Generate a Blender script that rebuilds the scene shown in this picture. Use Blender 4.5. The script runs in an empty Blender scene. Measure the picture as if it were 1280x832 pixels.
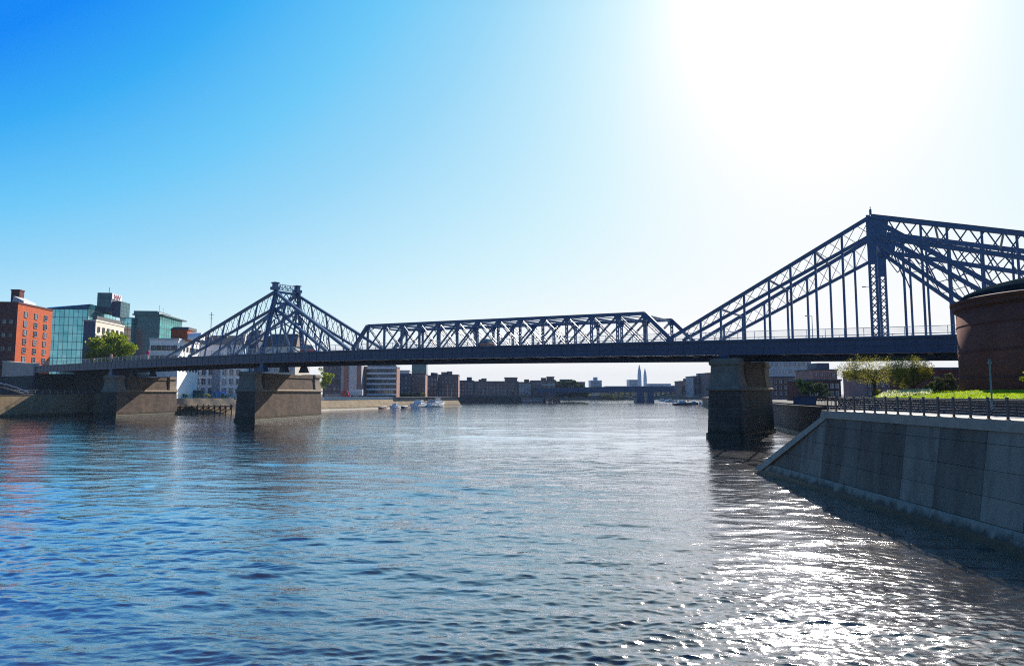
import bpy, bmesh, math, random
import numpy as np
from mathutils import Vector, Matrix
random.seed(7); rng = np.random.default_rng(7)
S = bpy.context.scene
COL = S.collection
R = math.radians
# ------------------------------------------------------------------ camera
F, EYE, PITCH = 864.0, 8.0, math.atan(76/864.0)
cam = bpy.data.cameras.new('camera'); co = bpy.data.objects.new('camera', cam); COL.objects.link(co)
cam.sensor_width = 36; cam.lens = 36*F/1280; cam.clip_end = 9000; cam.clip_start = .2
co.location = (0, 0, EYE); co.rotation_euler = (R(90)+PITCH, 0, 0); S.camera = co

def X_at(px, Y): return (px-640)/F*Y                      # rough lateral position of an image column at depth Y
def Z_at(py, Y): return EYE+(492-py)/F*Y

# ------------------------------------------------------------------ materials
def new_mat(name):
    m = bpy.data.materials.new(name); m.use_nodes = True
    nt = m.node_tree; b = nt.nodes['Principled BSDF']
    return m, nt, b
def N(nt, t, **kw):
    n = nt.nodes.new(t)
    for k, v in kw.items():
        if k in n.inputs.keys(): n.inputs[k].default_value = v
        else: setattr(n, k, v)
    return n
def L(nt, a, b): nt.links.new(a, b)
def c4(c): return (c[0], c[1], c[2], 1)
def ramp(nt, fac, stops):
    r = nt.nodes.new('ShaderNodeValToRGB'); el = r.color_ramp.elements
    while len(el) < len(stops): el.new(.5)
    for e, (p, c) in zip(el, stops): e.position = p; e.color = c4(c)
    L(nt, fac, r.inputs['Fac']); return r.outputs['Color']
def bump(nt, b, h, strength, dist):
    n = N(nt, 'ShaderNodeBump', Strength=strength, Distance=dist); L(nt, h, n.inputs['Height']); L(nt, n.outputs['Normal'], b.inputs['Normal'])
def mat_noise(name, c1, c2, scale=1.0, rough=.7, bmp=.2, dist=.05, metal=0, spec=.4, detail=6, stretch=(1, 1, 1)):
    m, nt, b = new_mat(name)
    tc = N(nt, 'ShaderNodeTexCoord'); mp = N(nt, 'ShaderNodeMapping'); mp.inputs['Scale'].default_value = stretch
    L(nt, tc.outputs['Object'], mp.inputs['Vector'])
    n = N(nt, 'ShaderNodeTexNoise', Scale=scale, Detail=detail, Roughness=.62); L(nt, mp.outputs[0], n.inputs['Vector'])
    L(nt, ramp(nt, n.outputs['Fac'], [(.32, c1), (.68, c2)]), b.inputs['Base Color'])
    b.inputs['Roughness'].default_value = rough; b.inputs['Metallic'].default_value = metal
    b.inputs['Specular IOR Level'].default_value = spec
    if bmp: bump(nt, b, n.outputs['Fac'], bmp, dist)
    return m
def mat_brick(name, c1, c2, mort, bw, bh, ms=.02, rough=.85, stain=.5, bmp=.5, spec=.2, sdark=(.45, .42, .4)):
    m, nt, b = new_mat(name)
    tc = N(nt, 'ShaderNodeTexCoord'); sp = N(nt, 'ShaderNodeSeparateXYZ'); L(nt, tc.outputs['Object'], sp.inputs[0])
    a = N(nt, 'ShaderNodeMath', operation='ADD'); L(nt, sp.outputs[0], a.inputs[0]); L(nt, sp.outputs[1], a.inputs[1])
    cb = N(nt, 'ShaderNodeCombineXYZ'); L(nt, a.outputs[0], cb.inputs[0]); L(nt, sp.outputs[2], cb.inputs[1])
    br = N(nt, 'ShaderNodeTexBrick', Color1=c4(c1), Color2=c4(c2), Mortar=c4(mort), Scale=1.0)
    br.inputs['Mortar Size'].default_value = ms; br.inputs['Brick Width'].default_value = bw; br.inputs['Row Height'].default_value = bh
    L(nt, cb.outputs[0], br.inputs['Vector'])
    n = N(nt, 'ShaderNodeTexNoise', Scale=.35, Detail=7, Roughness=.65)
    mp = N(nt, 'ShaderNodeMapping'); mp.inputs['Scale'].default_value = (1, 1, .35); L(nt, tc.outputs['Object'], mp.inputs[0]); L(nt, mp.outputs[0], n.inputs['Vector'])
    st = ramp(nt, n.outputs['Fac'], [(.3, sdark), (.65, (1.1, 1.08, 1.05))])
    mx = N(nt, 'ShaderNodeMix', data_type='RGBA', blend_type='MULTIPLY'); mx.inputs[0].default_value = stain
    L(nt, br.outputs['Color'], mx.inputs[6]); L(nt, st, mx.inputs[7]); L(nt, mx.outputs[2], b.inputs['Base Color'])
    b.inputs['Roughness'].default_value = rough; b.inputs['Specular IOR Level'].default_value = spec
    inv = N(nt, 'ShaderNodeMath', operation='SUBTRACT'); inv.inputs[0].default_value = 1; L(nt, br.outputs['Fac'], inv.inputs[1])
    ad = N(nt, 'ShaderNodeMath', operation='MULTIPLY_ADD'); L(nt, n.outputs['Fac'], ad.inputs[0]); ad.inputs[1].default_value = .6; L(nt, inv.outputs[0], ad.inputs[2])
    bump(nt, b, ad.outputs[0], bmp, .06)
    return m
def tide(m, z0=.5, z1=1.5, c=(.035, .036, .016), noise=1.1):
    """irregular weed and wet stain along the waterline, mixed into the material's colour"""
    nt = m.node_tree; b = nt.nodes['Principled BSDF']; src = b.inputs['Base Color'].links[0].from_socket
    tc = N(nt, 'ShaderNodeTexCoord'); sp = N(nt, 'ShaderNodeSeparateXYZ'); L(nt, tc.outputs['Object'], sp.inputs[0])
    mp = N(nt, 'ShaderNodeMapping'); mp.inputs['Scale'].default_value = (1, 1, .3); L(nt, tc.outputs['Object'], mp.inputs[0])
    n = N(nt, 'ShaderNodeTexNoise', Scale=1.1, Detail=6, Roughness=.65); L(nt, mp.outputs[0], n.inputs['Vector'])
    a = N(nt, 'ShaderNodeMath', operation='MULTIPLY_ADD'); L(nt, n.outputs['Fac'], a.inputs[0]); a.inputs[1].default_value = noise*2; L(nt, sp.outputs[2], a.inputs[2])
    r = N(nt, 'ShaderNodeMapRange'); L(nt, a.outputs[0], r.inputs['Value']); r.inputs['From Min'].default_value = z0+noise; r.inputs['From Max'].default_value = z1+noise; r.inputs['To Min'].default_value = .92; r.inputs['To Max'].default_value = 0
    mx = N(nt, 'ShaderNodeMix', data_type='RGBA'); L(nt, r.outputs[0], mx.inputs[0]); L(nt, src, mx.inputs[6]); mx.inputs[7].default_value = c4(c); L(nt, mx.outputs[2], b.inputs['Base Color'])
    return m
def mat_flat(name, c, rough=.5, metal=0, spec=.5, var=.12):
    return mat_noise(name, tuple(x*(1-var) for x in c), tuple(min(1, x*(1+var)) for x in c), 2.5, rough, .05, .02, metal, spec)
def mat_glass(name, c1, c2, rough=.08, cell=(1.5, 3.2), spec=.8, metal=0.0):
    """facade glass: every pane has a slightly different tint"""
    m, nt, b = new_mat(name)
    tc = N(nt, 'ShaderNodeTexCoord'); sp = N(nt, 'ShaderNodeSeparateXYZ'); L(nt, tc.outputs['Object'], sp.inputs[0])
    a = N(nt, 'ShaderNodeMath', operation='ADD'); L(nt, sp.outputs[0], a.inputs[0]); L(nt, sp.outputs[1], a.inputs[1])
    fl = []
    for o, s in ((a.outputs[0], cell[0]), (sp.outputs[2], cell[1])):
        d = N(nt, 'ShaderNodeMath', operation='DIVIDE'); L(nt, o, d.inputs[0]); d.inputs[1].default_value = s
        f = N(nt, 'ShaderNodeMath', operation='FLOOR'); L(nt, d.outputs[0], f.inputs[0]); fl.append(f.outputs[0])
    cb = N(nt, 'ShaderNodeCombineXYZ'); L(nt, fl[0], cb.inputs[0]); L(nt, fl[1], cb.inputs[1])
    w = N(nt, 'ShaderNodeTexWhiteNoise'); w.noise_dimensions = '2D'; L(nt, cb.outputs[0], w.inputs['Vector'])
    L(nt, ramp(nt, w.outputs['Value'], [(0, c1), (1, c2)]), b.inputs['Base Color'])
    b.inputs['Roughness'].default_value = rough; b.inputs['Specular IOR Level'].default_value = spec; b.inputs['Metallic'].default_value = metal
    n = N(nt, 'ShaderNodeTexNoise', Scale=.6, Detail=1); L(nt, tc.outputs['Object'], n.inputs['Vector']); bump(nt, b, n.outputs['Fac'], .15, .1)
    return m
def mat_leaf(name, c1, c2, trans=.45):
    m, nt, b = new_mat(name); nt.nodes.remove(b); out = nt.nodes['Material Output']
    g = N(nt, 'ShaderNodeNewGeometry')
    col = ramp(nt, g.outputs['Random Per Island'], [(0, c1), (1, c2)])
    d = N(nt, 'ShaderNodeBsdfDiffuse'); t = N(nt, 'ShaderNodeBsdfTranslucent'); mx = N(nt, 'ShaderNodeMixShader', Fac=trans)
    L(nt, col, d.inputs[0]); L(nt, col, t.inputs[0]); L(nt, d.outputs[0], mx.inputs[1]); L(nt, t.outputs[0], mx.inputs[2]); L(nt, mx.outputs[0], out.inputs[0])
    return m

M = {}
M['steel'] = mat_noise('blue_painted_steel', (.046, .10, .205), (.075, .15, .28), .9, .42, .12, .02, 0, .5)
M['girder'] = mat_noise('dark_blue_girder_paint', (.014, .042, .10), (.024, .062, .135), .5, .45, .12, .02, 0, .5, stretch=(1, 1, .4))
def rusty(m, amt=.55):
    nt = m.node_tree; b = nt.nodes['Principled BSDF']; src = b.inputs['Base Color'].links[0].from_socket
    tc = N(nt, 'ShaderNodeTexCoord'); mp = N(nt, 'ShaderNodeMapping'); mp.inputs['Scale'].default_value = (1, 1, .25); L(nt, tc.outputs['Object'], mp.inputs[0])
    n = N(nt, 'ShaderNodeTexNoise', Scale=1.6, Detail=8, Roughness=.72); L(nt, mp.outputs[0], n.inputs['Vector'])
    r = N(nt, 'ShaderNodeMapRange'); L(nt, n.outputs['Fac'], r.inputs['Value']); r.inputs['From Min'].default_value = .60; r.inputs['From Max'].default_value = .74; r.inputs['To Max'].default_value = amt
    mx = N(nt, 'ShaderNodeMix', data_type='RGBA'); L(nt, r.outputs[0], mx.inputs[0]); L(nt, src, mx.inputs[6]); mx.inputs[7].default_value = (.085, .05, .035, 1); L(nt, mx.outputs[2], b.inputs['Base Color'])
rusty(M['steel']); rusty(M['girder'], .7)
M['under'] = mat_noise('dark_rusty_steel', (.03, .026, .03), (.06, .05, .05), 1.2, .8)
M['asphalt'] = mat_noise('asphalt', (.04, .04, .042), (.065, .063, .06), 3, .9)
M['stone'] = mat_brick('pier_stone', (.19, .135, .105), (.125, .09, .073), (.06, .046, .038), 1.7, .62, .03, stain=.75, bmp=.8)
tide(M['stone'], .7, 1.8)
M['stone_light'] = mat_noise('pale_dressed_stone', (.22, .165, .125), (.33, .255, .19), .8, .85, .3, .05, 0, .2)
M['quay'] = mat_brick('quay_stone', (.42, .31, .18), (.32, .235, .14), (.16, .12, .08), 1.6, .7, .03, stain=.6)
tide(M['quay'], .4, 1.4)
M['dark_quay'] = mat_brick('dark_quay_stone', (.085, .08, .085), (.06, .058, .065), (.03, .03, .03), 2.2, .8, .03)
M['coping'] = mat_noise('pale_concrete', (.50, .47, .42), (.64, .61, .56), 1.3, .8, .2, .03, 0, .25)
M['paving'] = mat_noise('pale_paving', (.42, .40, .37), (.55, .53, .5), 2.0, .85, .2, .02, 0, .25)
M['sand'] = mat_noise('tan_shingle', (.30, .22, .14), (.42, .33, .22), 1.4, .95, .6, .1, 0, .1)
M['earth'] = mat_noise('town_ground', (.10, .10, .09), (.17, .16, .14), .15, .95, .2, .1, 0, .1)
M['redbrick'] = mat_brick('red_brick', (.58, .12, .035), (.46, .085, .028), (.42, .16, .08), .9, .3, .025, stain=.35)
M['darkbrick'] = mat_brick('dark_red_brick', (.16, .05, .045), (.11, .035, .032), (.08, .04, .035), .8, .28, .02, stain=.4)
M['turretbrick'] = mat_brick('turret_brick', (.30, .085, .06), (.22, .058, .042), (.17, .085, .07), .55, .22, .03, stain=.4, bmp=.7, spec=.05)
M['purplebrick'] = mat_brick('haze_paled_weathered_brick', (.42, .26, .225), (.33, .2, .19), (.24, .16, .15), 1.2, .5, .03, stain=.5)  # stained brown brick, base colour paled to stand for haze on the far bank
M['pinkbrick'] = mat_brick('sunlit_pink_brick', (.40, .23, .19), (.33, .18, .15), (.25, .17, .14), 1.2, .5, .03, stain=.4)
M['cream'] = mat_noise('cream_render', (.62, .55, .45), (.72, .65, .54), .6, .8)
M['white'] = mat_noise('white_render', (.80, .79, .77), (.88, .87, .85), .5, .8, .1)
M['grey'] = mat_noise('grey_cladding', (.24, .25, .29), (.32, .33, .37), .4, .6)
M['pale_grey'] = mat_noise('pale_grey_cladding', (.42, .43, .46), (.52, .53, .55), .4, .6)
M['navy'] = mat_noise('navy_cladding', (.055, .065, .11), (.09, .10, .15), .4, .6)
M['brownroof'] = mat_noise('brown_roof_tiles', (.12, .07, .05), (.18, .11, .08), 1.5, .85, .4)
M['slate'] = mat_noise('slate_roof', (.05, .055, .065), (.085, .09, .10), 1.0, .7, .3)
M['lead'] = mat_noise('lead_dome', (.010, .02, .026), (.02, .036, .043), .8, 1.0, .2, spec=0)
M['glass_teal'] = mat_glass('teal_glass', (.22, .62, .66), (.42, .86, .88), .12, (2.4, 3.4), metal=.85)
M['glass_green'] = mat_glass('green_glass', (.02, .28, .28), (.10, .5, .46), .12, (2.2, 3.0), metal=.6)
M['glass_dark'] = mat_glass('dark_blue_glass', (.012, .075, .10), (.03, .14, .17), .10, (2.2, 3.0), metal=.3)
M['pane'] = mat_glass('window_glass', (.015, .02, .035), (.06, .09, .14), .06, (3.1, 3.7))
M['pane_lt'] = mat_glass('curtained_window_glass', (.05, .06, .08), (.30, .34, .40), .12, (3.1, 3.7))
M['mullion'] = mat_flat('grey_mullion', (.05, .14, .17), .5)
M['frame_w'] = mat_flat('white_window_frame', (.7, .7, .68), .5)
M['frame_g'] = mat_flat('grey_window_frame', (.26, .25, .26), .5)
M['frame_d'] = mat_flat('dark_window_frame', (.05, .05, .055), .5)
M['rail'] = mat_flat('dark_rail_paint', (.028, .036, .05), .45)
M['rail_lt'] = mat_flat('galvanised_rail', (.42, .45, .48), .4, .5)
M['wood'] = mat_noise('weathered_timber', (.16, .11, .07), (.27, .2, .13), 2, .85, .3, .03, stretch=(1, 8, 1))
M['bark'] = mat_noise('bark', (.055, .036, .022), (.10, .068, .042), 5, .9, .5)
M['leaf_green'] = mat_leaf('green_leaves', (.08, .16, .008), (.36, .39, .03), .5)
M['leaf_dark'] = mat_leaf('dark_leaves', (.02, .05, .02), (.06, .11, .035), .3)
M['leaf_spring'] = mat_leaf('spring_leaves', (.17, .17, .03), (.42, .38, .06), .55)
M['leaf_far'] = mat_leaf('far_leaves', (.05, .07, .03), (.13, .14, .06), .35)
M['grass'] = mat_noise('lawn_soil', (.10, .20, .015), (.17, .29, .02), 3, .95, .5, .06, 0, .1)
M['blade'] = mat_leaf('grass_blades', (.24, .36, .01), (.42, .50, .03), .55)
M['carred'] = mat_flat('red_car_paint', (.55, .02, .04), .25, 0, .6)
M['carorange'] = mat_flat('orange_car_paint', (.55, .09, .02), .25, 0, .6)
M['vanblue'] = mat_flat('blue_van_paint', (.02, .17, .62), .3, 0, .6)
M['carwhite'] = mat_flat('white_car_paint', (.75, .75, .75), .3, 0, .6)
M['cardark'] = mat_flat('dark_green_truck_paint', (.02, .06, .07), .4)
M['tyre'] = mat_flat('tyre_rubber', (.02, .02, .02), .8)
M['lamp'] = mat_flat('lamp_glass', (.8, .8, .75), .15)
M['skin'] = mat_flat('skin', (.5, .3, .22), .6)
M['coatpink'] = mat_flat('pink_coat', (.75, .32, .33), .8)
M['coatmag'] = mat_flat('magenta_coat', (.72, .03, .14), .8)
M['trousers'] = mat_flat('dark_trousers', (.03, .03, .05), .8)
M['trousers_lt'] = mat_flat('pale_trousers', (.55, .5, .5), .8)
M['hair'] = mat_flat('brown_hair', (.10, .03, .02), .7)
M['boatwhite'] = mat_flat('white_gelcoat', (.86, .86, .86), .3)
M['boatdark'] = mat_flat('dark_hull_paint', (.03, .04, .07), .4)
M['canvas'] = mat_flat('navy_boat_canvas', (.05, .06, .1), .8)
M['boatred'] = mat_flat('faded_red_hull_paint', (.3, .08, .06), .5)
M['signwhite'] = mat_flat('white_sign_board', (.7, .7, .72), .5)
M['signred'] = mat_flat('dull_red_sign_letters', (.42, .16, .2), .5)
M['fence_green'] = mat_flat('green_fence_paint', (.03, .16, .09), .5)
M['hazyblue'] = mat_noise('haze_tinted_tower', (.30, .37, .48), (.36, .43, .53), .05, .5, 0)  # distance haze put into the base colour
M['farsteel'] = mat_noise('dark_blue_far_bridge', (.018, .06, .13), (.03, .09, .17), .3, .6)
M['approach'] = mat_brick('pale_approach_stone', (.62, .5, .42), (.55, .44, .37), (.4, .32, .27), 2.4, .9, .02, stain=.4)
M['rock'] = mat_noise('rock', (.16, .12, .085), (.3, .23, .16), .8, .95, .8, .2, 0, .1)

# ------------------------------------------------------------------ mesh builder
class MB:
    def __init__(self): self.v = []; self.f = []; self.m = []; self.mi = 0
    def mat(self, i): self.mi = i; return self
    def add(self, vs, fs):
        o = len(self.v); self.v += [tuple(p) for p in vs]
        for f in fs: self.f.append(tuple(i+o for i in f)); self.m.append(self.mi)
        return self
    def hexa(self, p):                                          # 8 corners: bottom ring, top ring
        return self.add(p, [(0, 3, 2, 1), (4, 5, 6, 7), (0, 1, 5, 4), (1, 2, 6, 5), (2, 3, 7, 6), (3, 0, 4, 7)])
    def box(self, x0, y0, z0, x1, y1, z1):
        return self.hexa([(x0, y0, z0), (x1, y0, z0), (x1, y1, z0), (x0, y1, z0), (x0, y0, z1), (x1, y0, z1), (x1, y1, z1), (x0, y1, z1)])
    def bar(self, p, q, w, h=None, w2=None):                    # rectangular bar from p to q; w sideways, h in the upright plane
        p = Vector(p); q = Vector(q); d = q-p
        if d.length < 1e-6: return self
        d.normalize(); up = Vector((0, 0, 1)) if abs(d.z) < .95 else Vector((1, 0, 0))
        s = d.cross(up).normalized(); t = s.cross(d); h = h or w; k = (w2/w) if w2 else 1
        a, b = s*w/2, t*h/2
        return self.hexa([p-a-b, p+a-b, p+a+b, p-a+b, q-(a+b)*k, q+(a-b)*k, q+(a+b)*k, q+(b-a)*k])
    def tube(self, pts, rad, n=6, cap=True):
        rings = []; pts = [Vector(p) for p in pts]
        for i, p in enumerate(pts):
            d = (pts[min(i+1, len(pts)-1)]-pts[max(i-1, 0)]).normalized()
            up = Vector((0, 0, 1)) if abs(d.z) < .9 else Vector((1, 0, 0))
            s = d.cross(up).normalized(); t = s.cross(d); r = rad[i] if hasattr(rad, '__len__') else rad
            rings.append([p+s*r*math.cos(k*2*math.pi/n)+t*r*math.sin(k*2*math.pi/n) for k in range(n)])
        return self.loft(rings, cap)
    def loft(self, rings, cap=True):
        n = len(rings[0]); vs = [p for r in rings for p in r]; fs = []
        for i in range(len(rings)-1):
            for k in range(n):
                fs.append((i*n+k, i*n+(k+1) % n, (i+1)*n+(k+1) % n, (i+1)*n+k))
        if cap: fs.append(tuple(range(n-1, -1, -1))); fs.append(tuple((len(rings)-1)*n+k for k in range(n)))
        return self.add(vs, fs)
    def prism(self, poly, z0, z1):
        return self.loft([[(x, y, z0) for x, y in poly], [(x, y, z1) for x, y in poly]])
    def lathe(self, prof, n=48, c=(0, 0)):
        return self.loft([[(c[0]+r*math.cos(k*2*math.pi/n), c[1]+r*math.sin(k*2*math.pi/n), z) for k in range(n)] for r, z in prof])
    def mesh(self, name):
        me = bpy.data.meshes.new(name); me.from_pydata(self.v, [], self.f); me.polygons.foreach_set('material_index', self.m)
        bm = bmesh.new(); bm.from_mesh(me); bmesh.ops.recalc_face_normals(bm, faces=bm.faces); bm.to_mesh(me); bm.free()
        return me
    def build(self, name, mats, parent=None, smooth=False):
        me = self.mesh(name)
        for m in (mats if isinstance(mats, (list, tuple)) else [mats]): me.materials.append(M[m] if isinstance(m, str) else m)
        if smooth: me.polygons.foreach_set('use_smooth', [True]*len(me.polygons))
        return link(name, me, parent)
def link(name, me, parent=None):
    o = bpy.data.objects.new(name, me); COL.objects.link(o)
    if parent is not None: o.parent = parent
    return o
def np_mesh(name, v, faces, k, mat, parent=None, smooth=False):
    me = bpy.data.meshes.new(name); nf = len(faces)
    me.vertices.add(len(v)); me.vertices.foreach_set('co', np.asarray(v, np.float32).ravel())
    me.loops.add(nf*k); me.loops.foreach_set('vertex_index', np.asarray(faces, np.int32).ravel())
    me.polygons.add(nf); me.polygons.foreach_set('loop_start', np.arange(0, nf*k, k, dtype=np.int32)); me.polygons.foreach_set('loop_total', np.full(nf, k, np.int32))
    if smooth: me.polygons.foreach_set('use_smooth', np.ones(nf, bool))
    me.update(calc_edges=True); me.materials.append(M[mat] if isinstance(mat, str) else mat)
    return link(name, me, parent)
def tag(o, label=None, cat=None, group=None, kind=None):
    for k, v in (('label', label), ('category', cat), ('group', group), ('kind', kind)):
        if v: o[k] = v
    return o
def empty(name, loc, rz=0, label=None, cat=None, group=None):
    o = bpy.data.objects.new(name, None); COL.objects.link(o); o.location = loc; o.rotation_euler = (0, 0, rz); o.empty_display_size = .5
    return tag(o, label, cat, group)
def copy_tree(o, parent=None):
    c = o.copy(); COL.objects.link(c)
    if parent is not None: c.parent = parent
    for ch in list(o.children): copy_tree(ch, c)
    return c
def structure(o, label=None, cat=None): o['kind'] = 'structure'; return tag(o, label, cat)

# ------------------------------------------------------------------ sun and sky
AZ, EL = R(24.5), R(31)
SUN = Vector((math.sin(AZ)*math.cos(EL), math.cos(AZ)*math.cos(EL), math.sin(EL)))
sl = bpy.data.lights.new('sun', 'SUN'); so = bpy.data.objects.new('sun', sl); COL.objects.link(so)
sl.energy = 5.0; sl.angle = R(.53); sl.color = (1, .915, .80); so.location = (60, 100, 120)
so.rotation_euler = SUN.to_track_quat('Z', 'Y').to_euler()
W = bpy.data.worlds.new('World'); S.world = W; W.use_nodes = True
nt = W.node_tree; bg = nt.nodes['Background']
sky = N(nt, 'ShaderNodeTexSky', sky_type='NISHITA'); sky.sun_disc = False; sky.sun_elevation = EL; sky.sun_rotation = AZ
sky.air_density = 1.0; sky.dust_density = .3; sky.ozone_density = 3.0; sky.altitude = 0
tc = N(nt, 'ShaderNodeTexCoord')
def mth(op, a, b=None, c=None, clamp=False):
    n = N(nt, 'ShaderNodeMath', operation=op); n.use_clamp = clamp
    for i, q in enumerate((a, b, c)):
        if q is None: continue
        if isinstance(q, (int, float)): n.inputs[i].default_value = q
        else: L(nt, q, n.inputs[i])
    return n.outputs[0]
dt = N(nt, 'ShaderNodeVectorMath', operation='DOT_PRODUCT'); L(nt, tc.outputs['Generated'], dt.inputs[0]); dt.inputs[1].default_value = SUN
sz = N(nt, 'ShaderNodeSeparateXYZ'); L(nt, tc.outputs['Generated'], sz.inputs[0])
cosg = dt.outputs['Value']
# air: paler towards the horizon, whiter round the sun
hor = mth('SUBTRACT', 1.0, mth('DIVIDE', mth('MAXIMUM', sz.outputs[2], 0.0), .7), clamp=True)
fs = mth('DIVIDE', mth('MAXIMUM', mth('SUBTRACT', cosg, .45), 0.0), .55)
f = mth('ADD', mth('MULTIPLY_ADD', hor, 2.424, -1.30), mth('MULTIPLY', fs, mth('MULTIPLY_ADD', hor, -1.869, 1.932)))
f = mth('MULTIPLY', mth('ADD', f, mth('MULTIPLY', mth('POWER', fs, 14.0), .334)), .945)
def lin(*c): return tuple((x/255/12.92 if x < 11 else ((x/255+.055)/1.055)**2.4) for x in c)
air = ramp(nt, f, [(0, lin(0, 136, 247)), (.2, lin(50, 172, 246)), (.43, lin(110, 202, 249)), (.6, lin(153, 216, 249)), (.75, lin(190, 233, 252)), (.85, lin(215, 244, 253)), (.93, lin(238, 251, 254)), (1, (1, 1, 1))])
nb = N(nt, 'ShaderNodeHueSaturation', Saturation=.9, Value=1.0); L(nt, sky.outputs[0], nb.inputs['Color'])
sc0 = N(nt, 'ShaderNodeVectorMath', operation='SCALE'); L(nt, mth('MULTIPLY', mth('MULTIPLY_ADD', mth('MULTIPLY_ADD', cosg, .8, .62, clamp=True), 5.2, 4.4), mth('SUBTRACT', 1.0, mth('MULTIPLY', mth('DIVIDE', mth('SUBTRACT', sz.outputs[2], .5), .3, clamp=True), .6))), sc0.inputs['Scale']); L(nt, air, sc0.inputs[0])
mixs = N(nt, 'ShaderNodeMix', data_type='RGBA'); mixs.inputs[0].default_value = .03; L(nt, sc0.outputs[0], mixs.inputs[6]); L(nt, nb.outputs[0], mixs.inputs[7])
col = mixs.outputs[2]; c0 = mth('MAXIMUM', cosg, 0.0)
for p, amp, c in ((70, .9, (1, 1, 1)), (260, 22.0, (1, .98, .94))):     # forward scattering round the sun
    sc = N(nt, 'ShaderNodeVectorMath', operation='SCALE'); sc.inputs[0].default_value = tuple(x*amp for x in c); L(nt, mth('POWER', c0, float(p)), sc.inputs['Scale'])
    ad = N(nt, 'ShaderNodeVectorMath', operation='ADD'); L(nt, col, ad.inputs[0]); L(nt, sc.outputs[0], ad.inputs[1]); col = ad.outputs[0]
L(nt, col, bg.inputs['Color']); bg.inputs['Strength'].default_value = .06
S.view_settings.view_transform = 'Standard'; S.view_settings.look = 'None'; S.view_settings.exposure = .82; S.view_settings.gamma = 1

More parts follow.
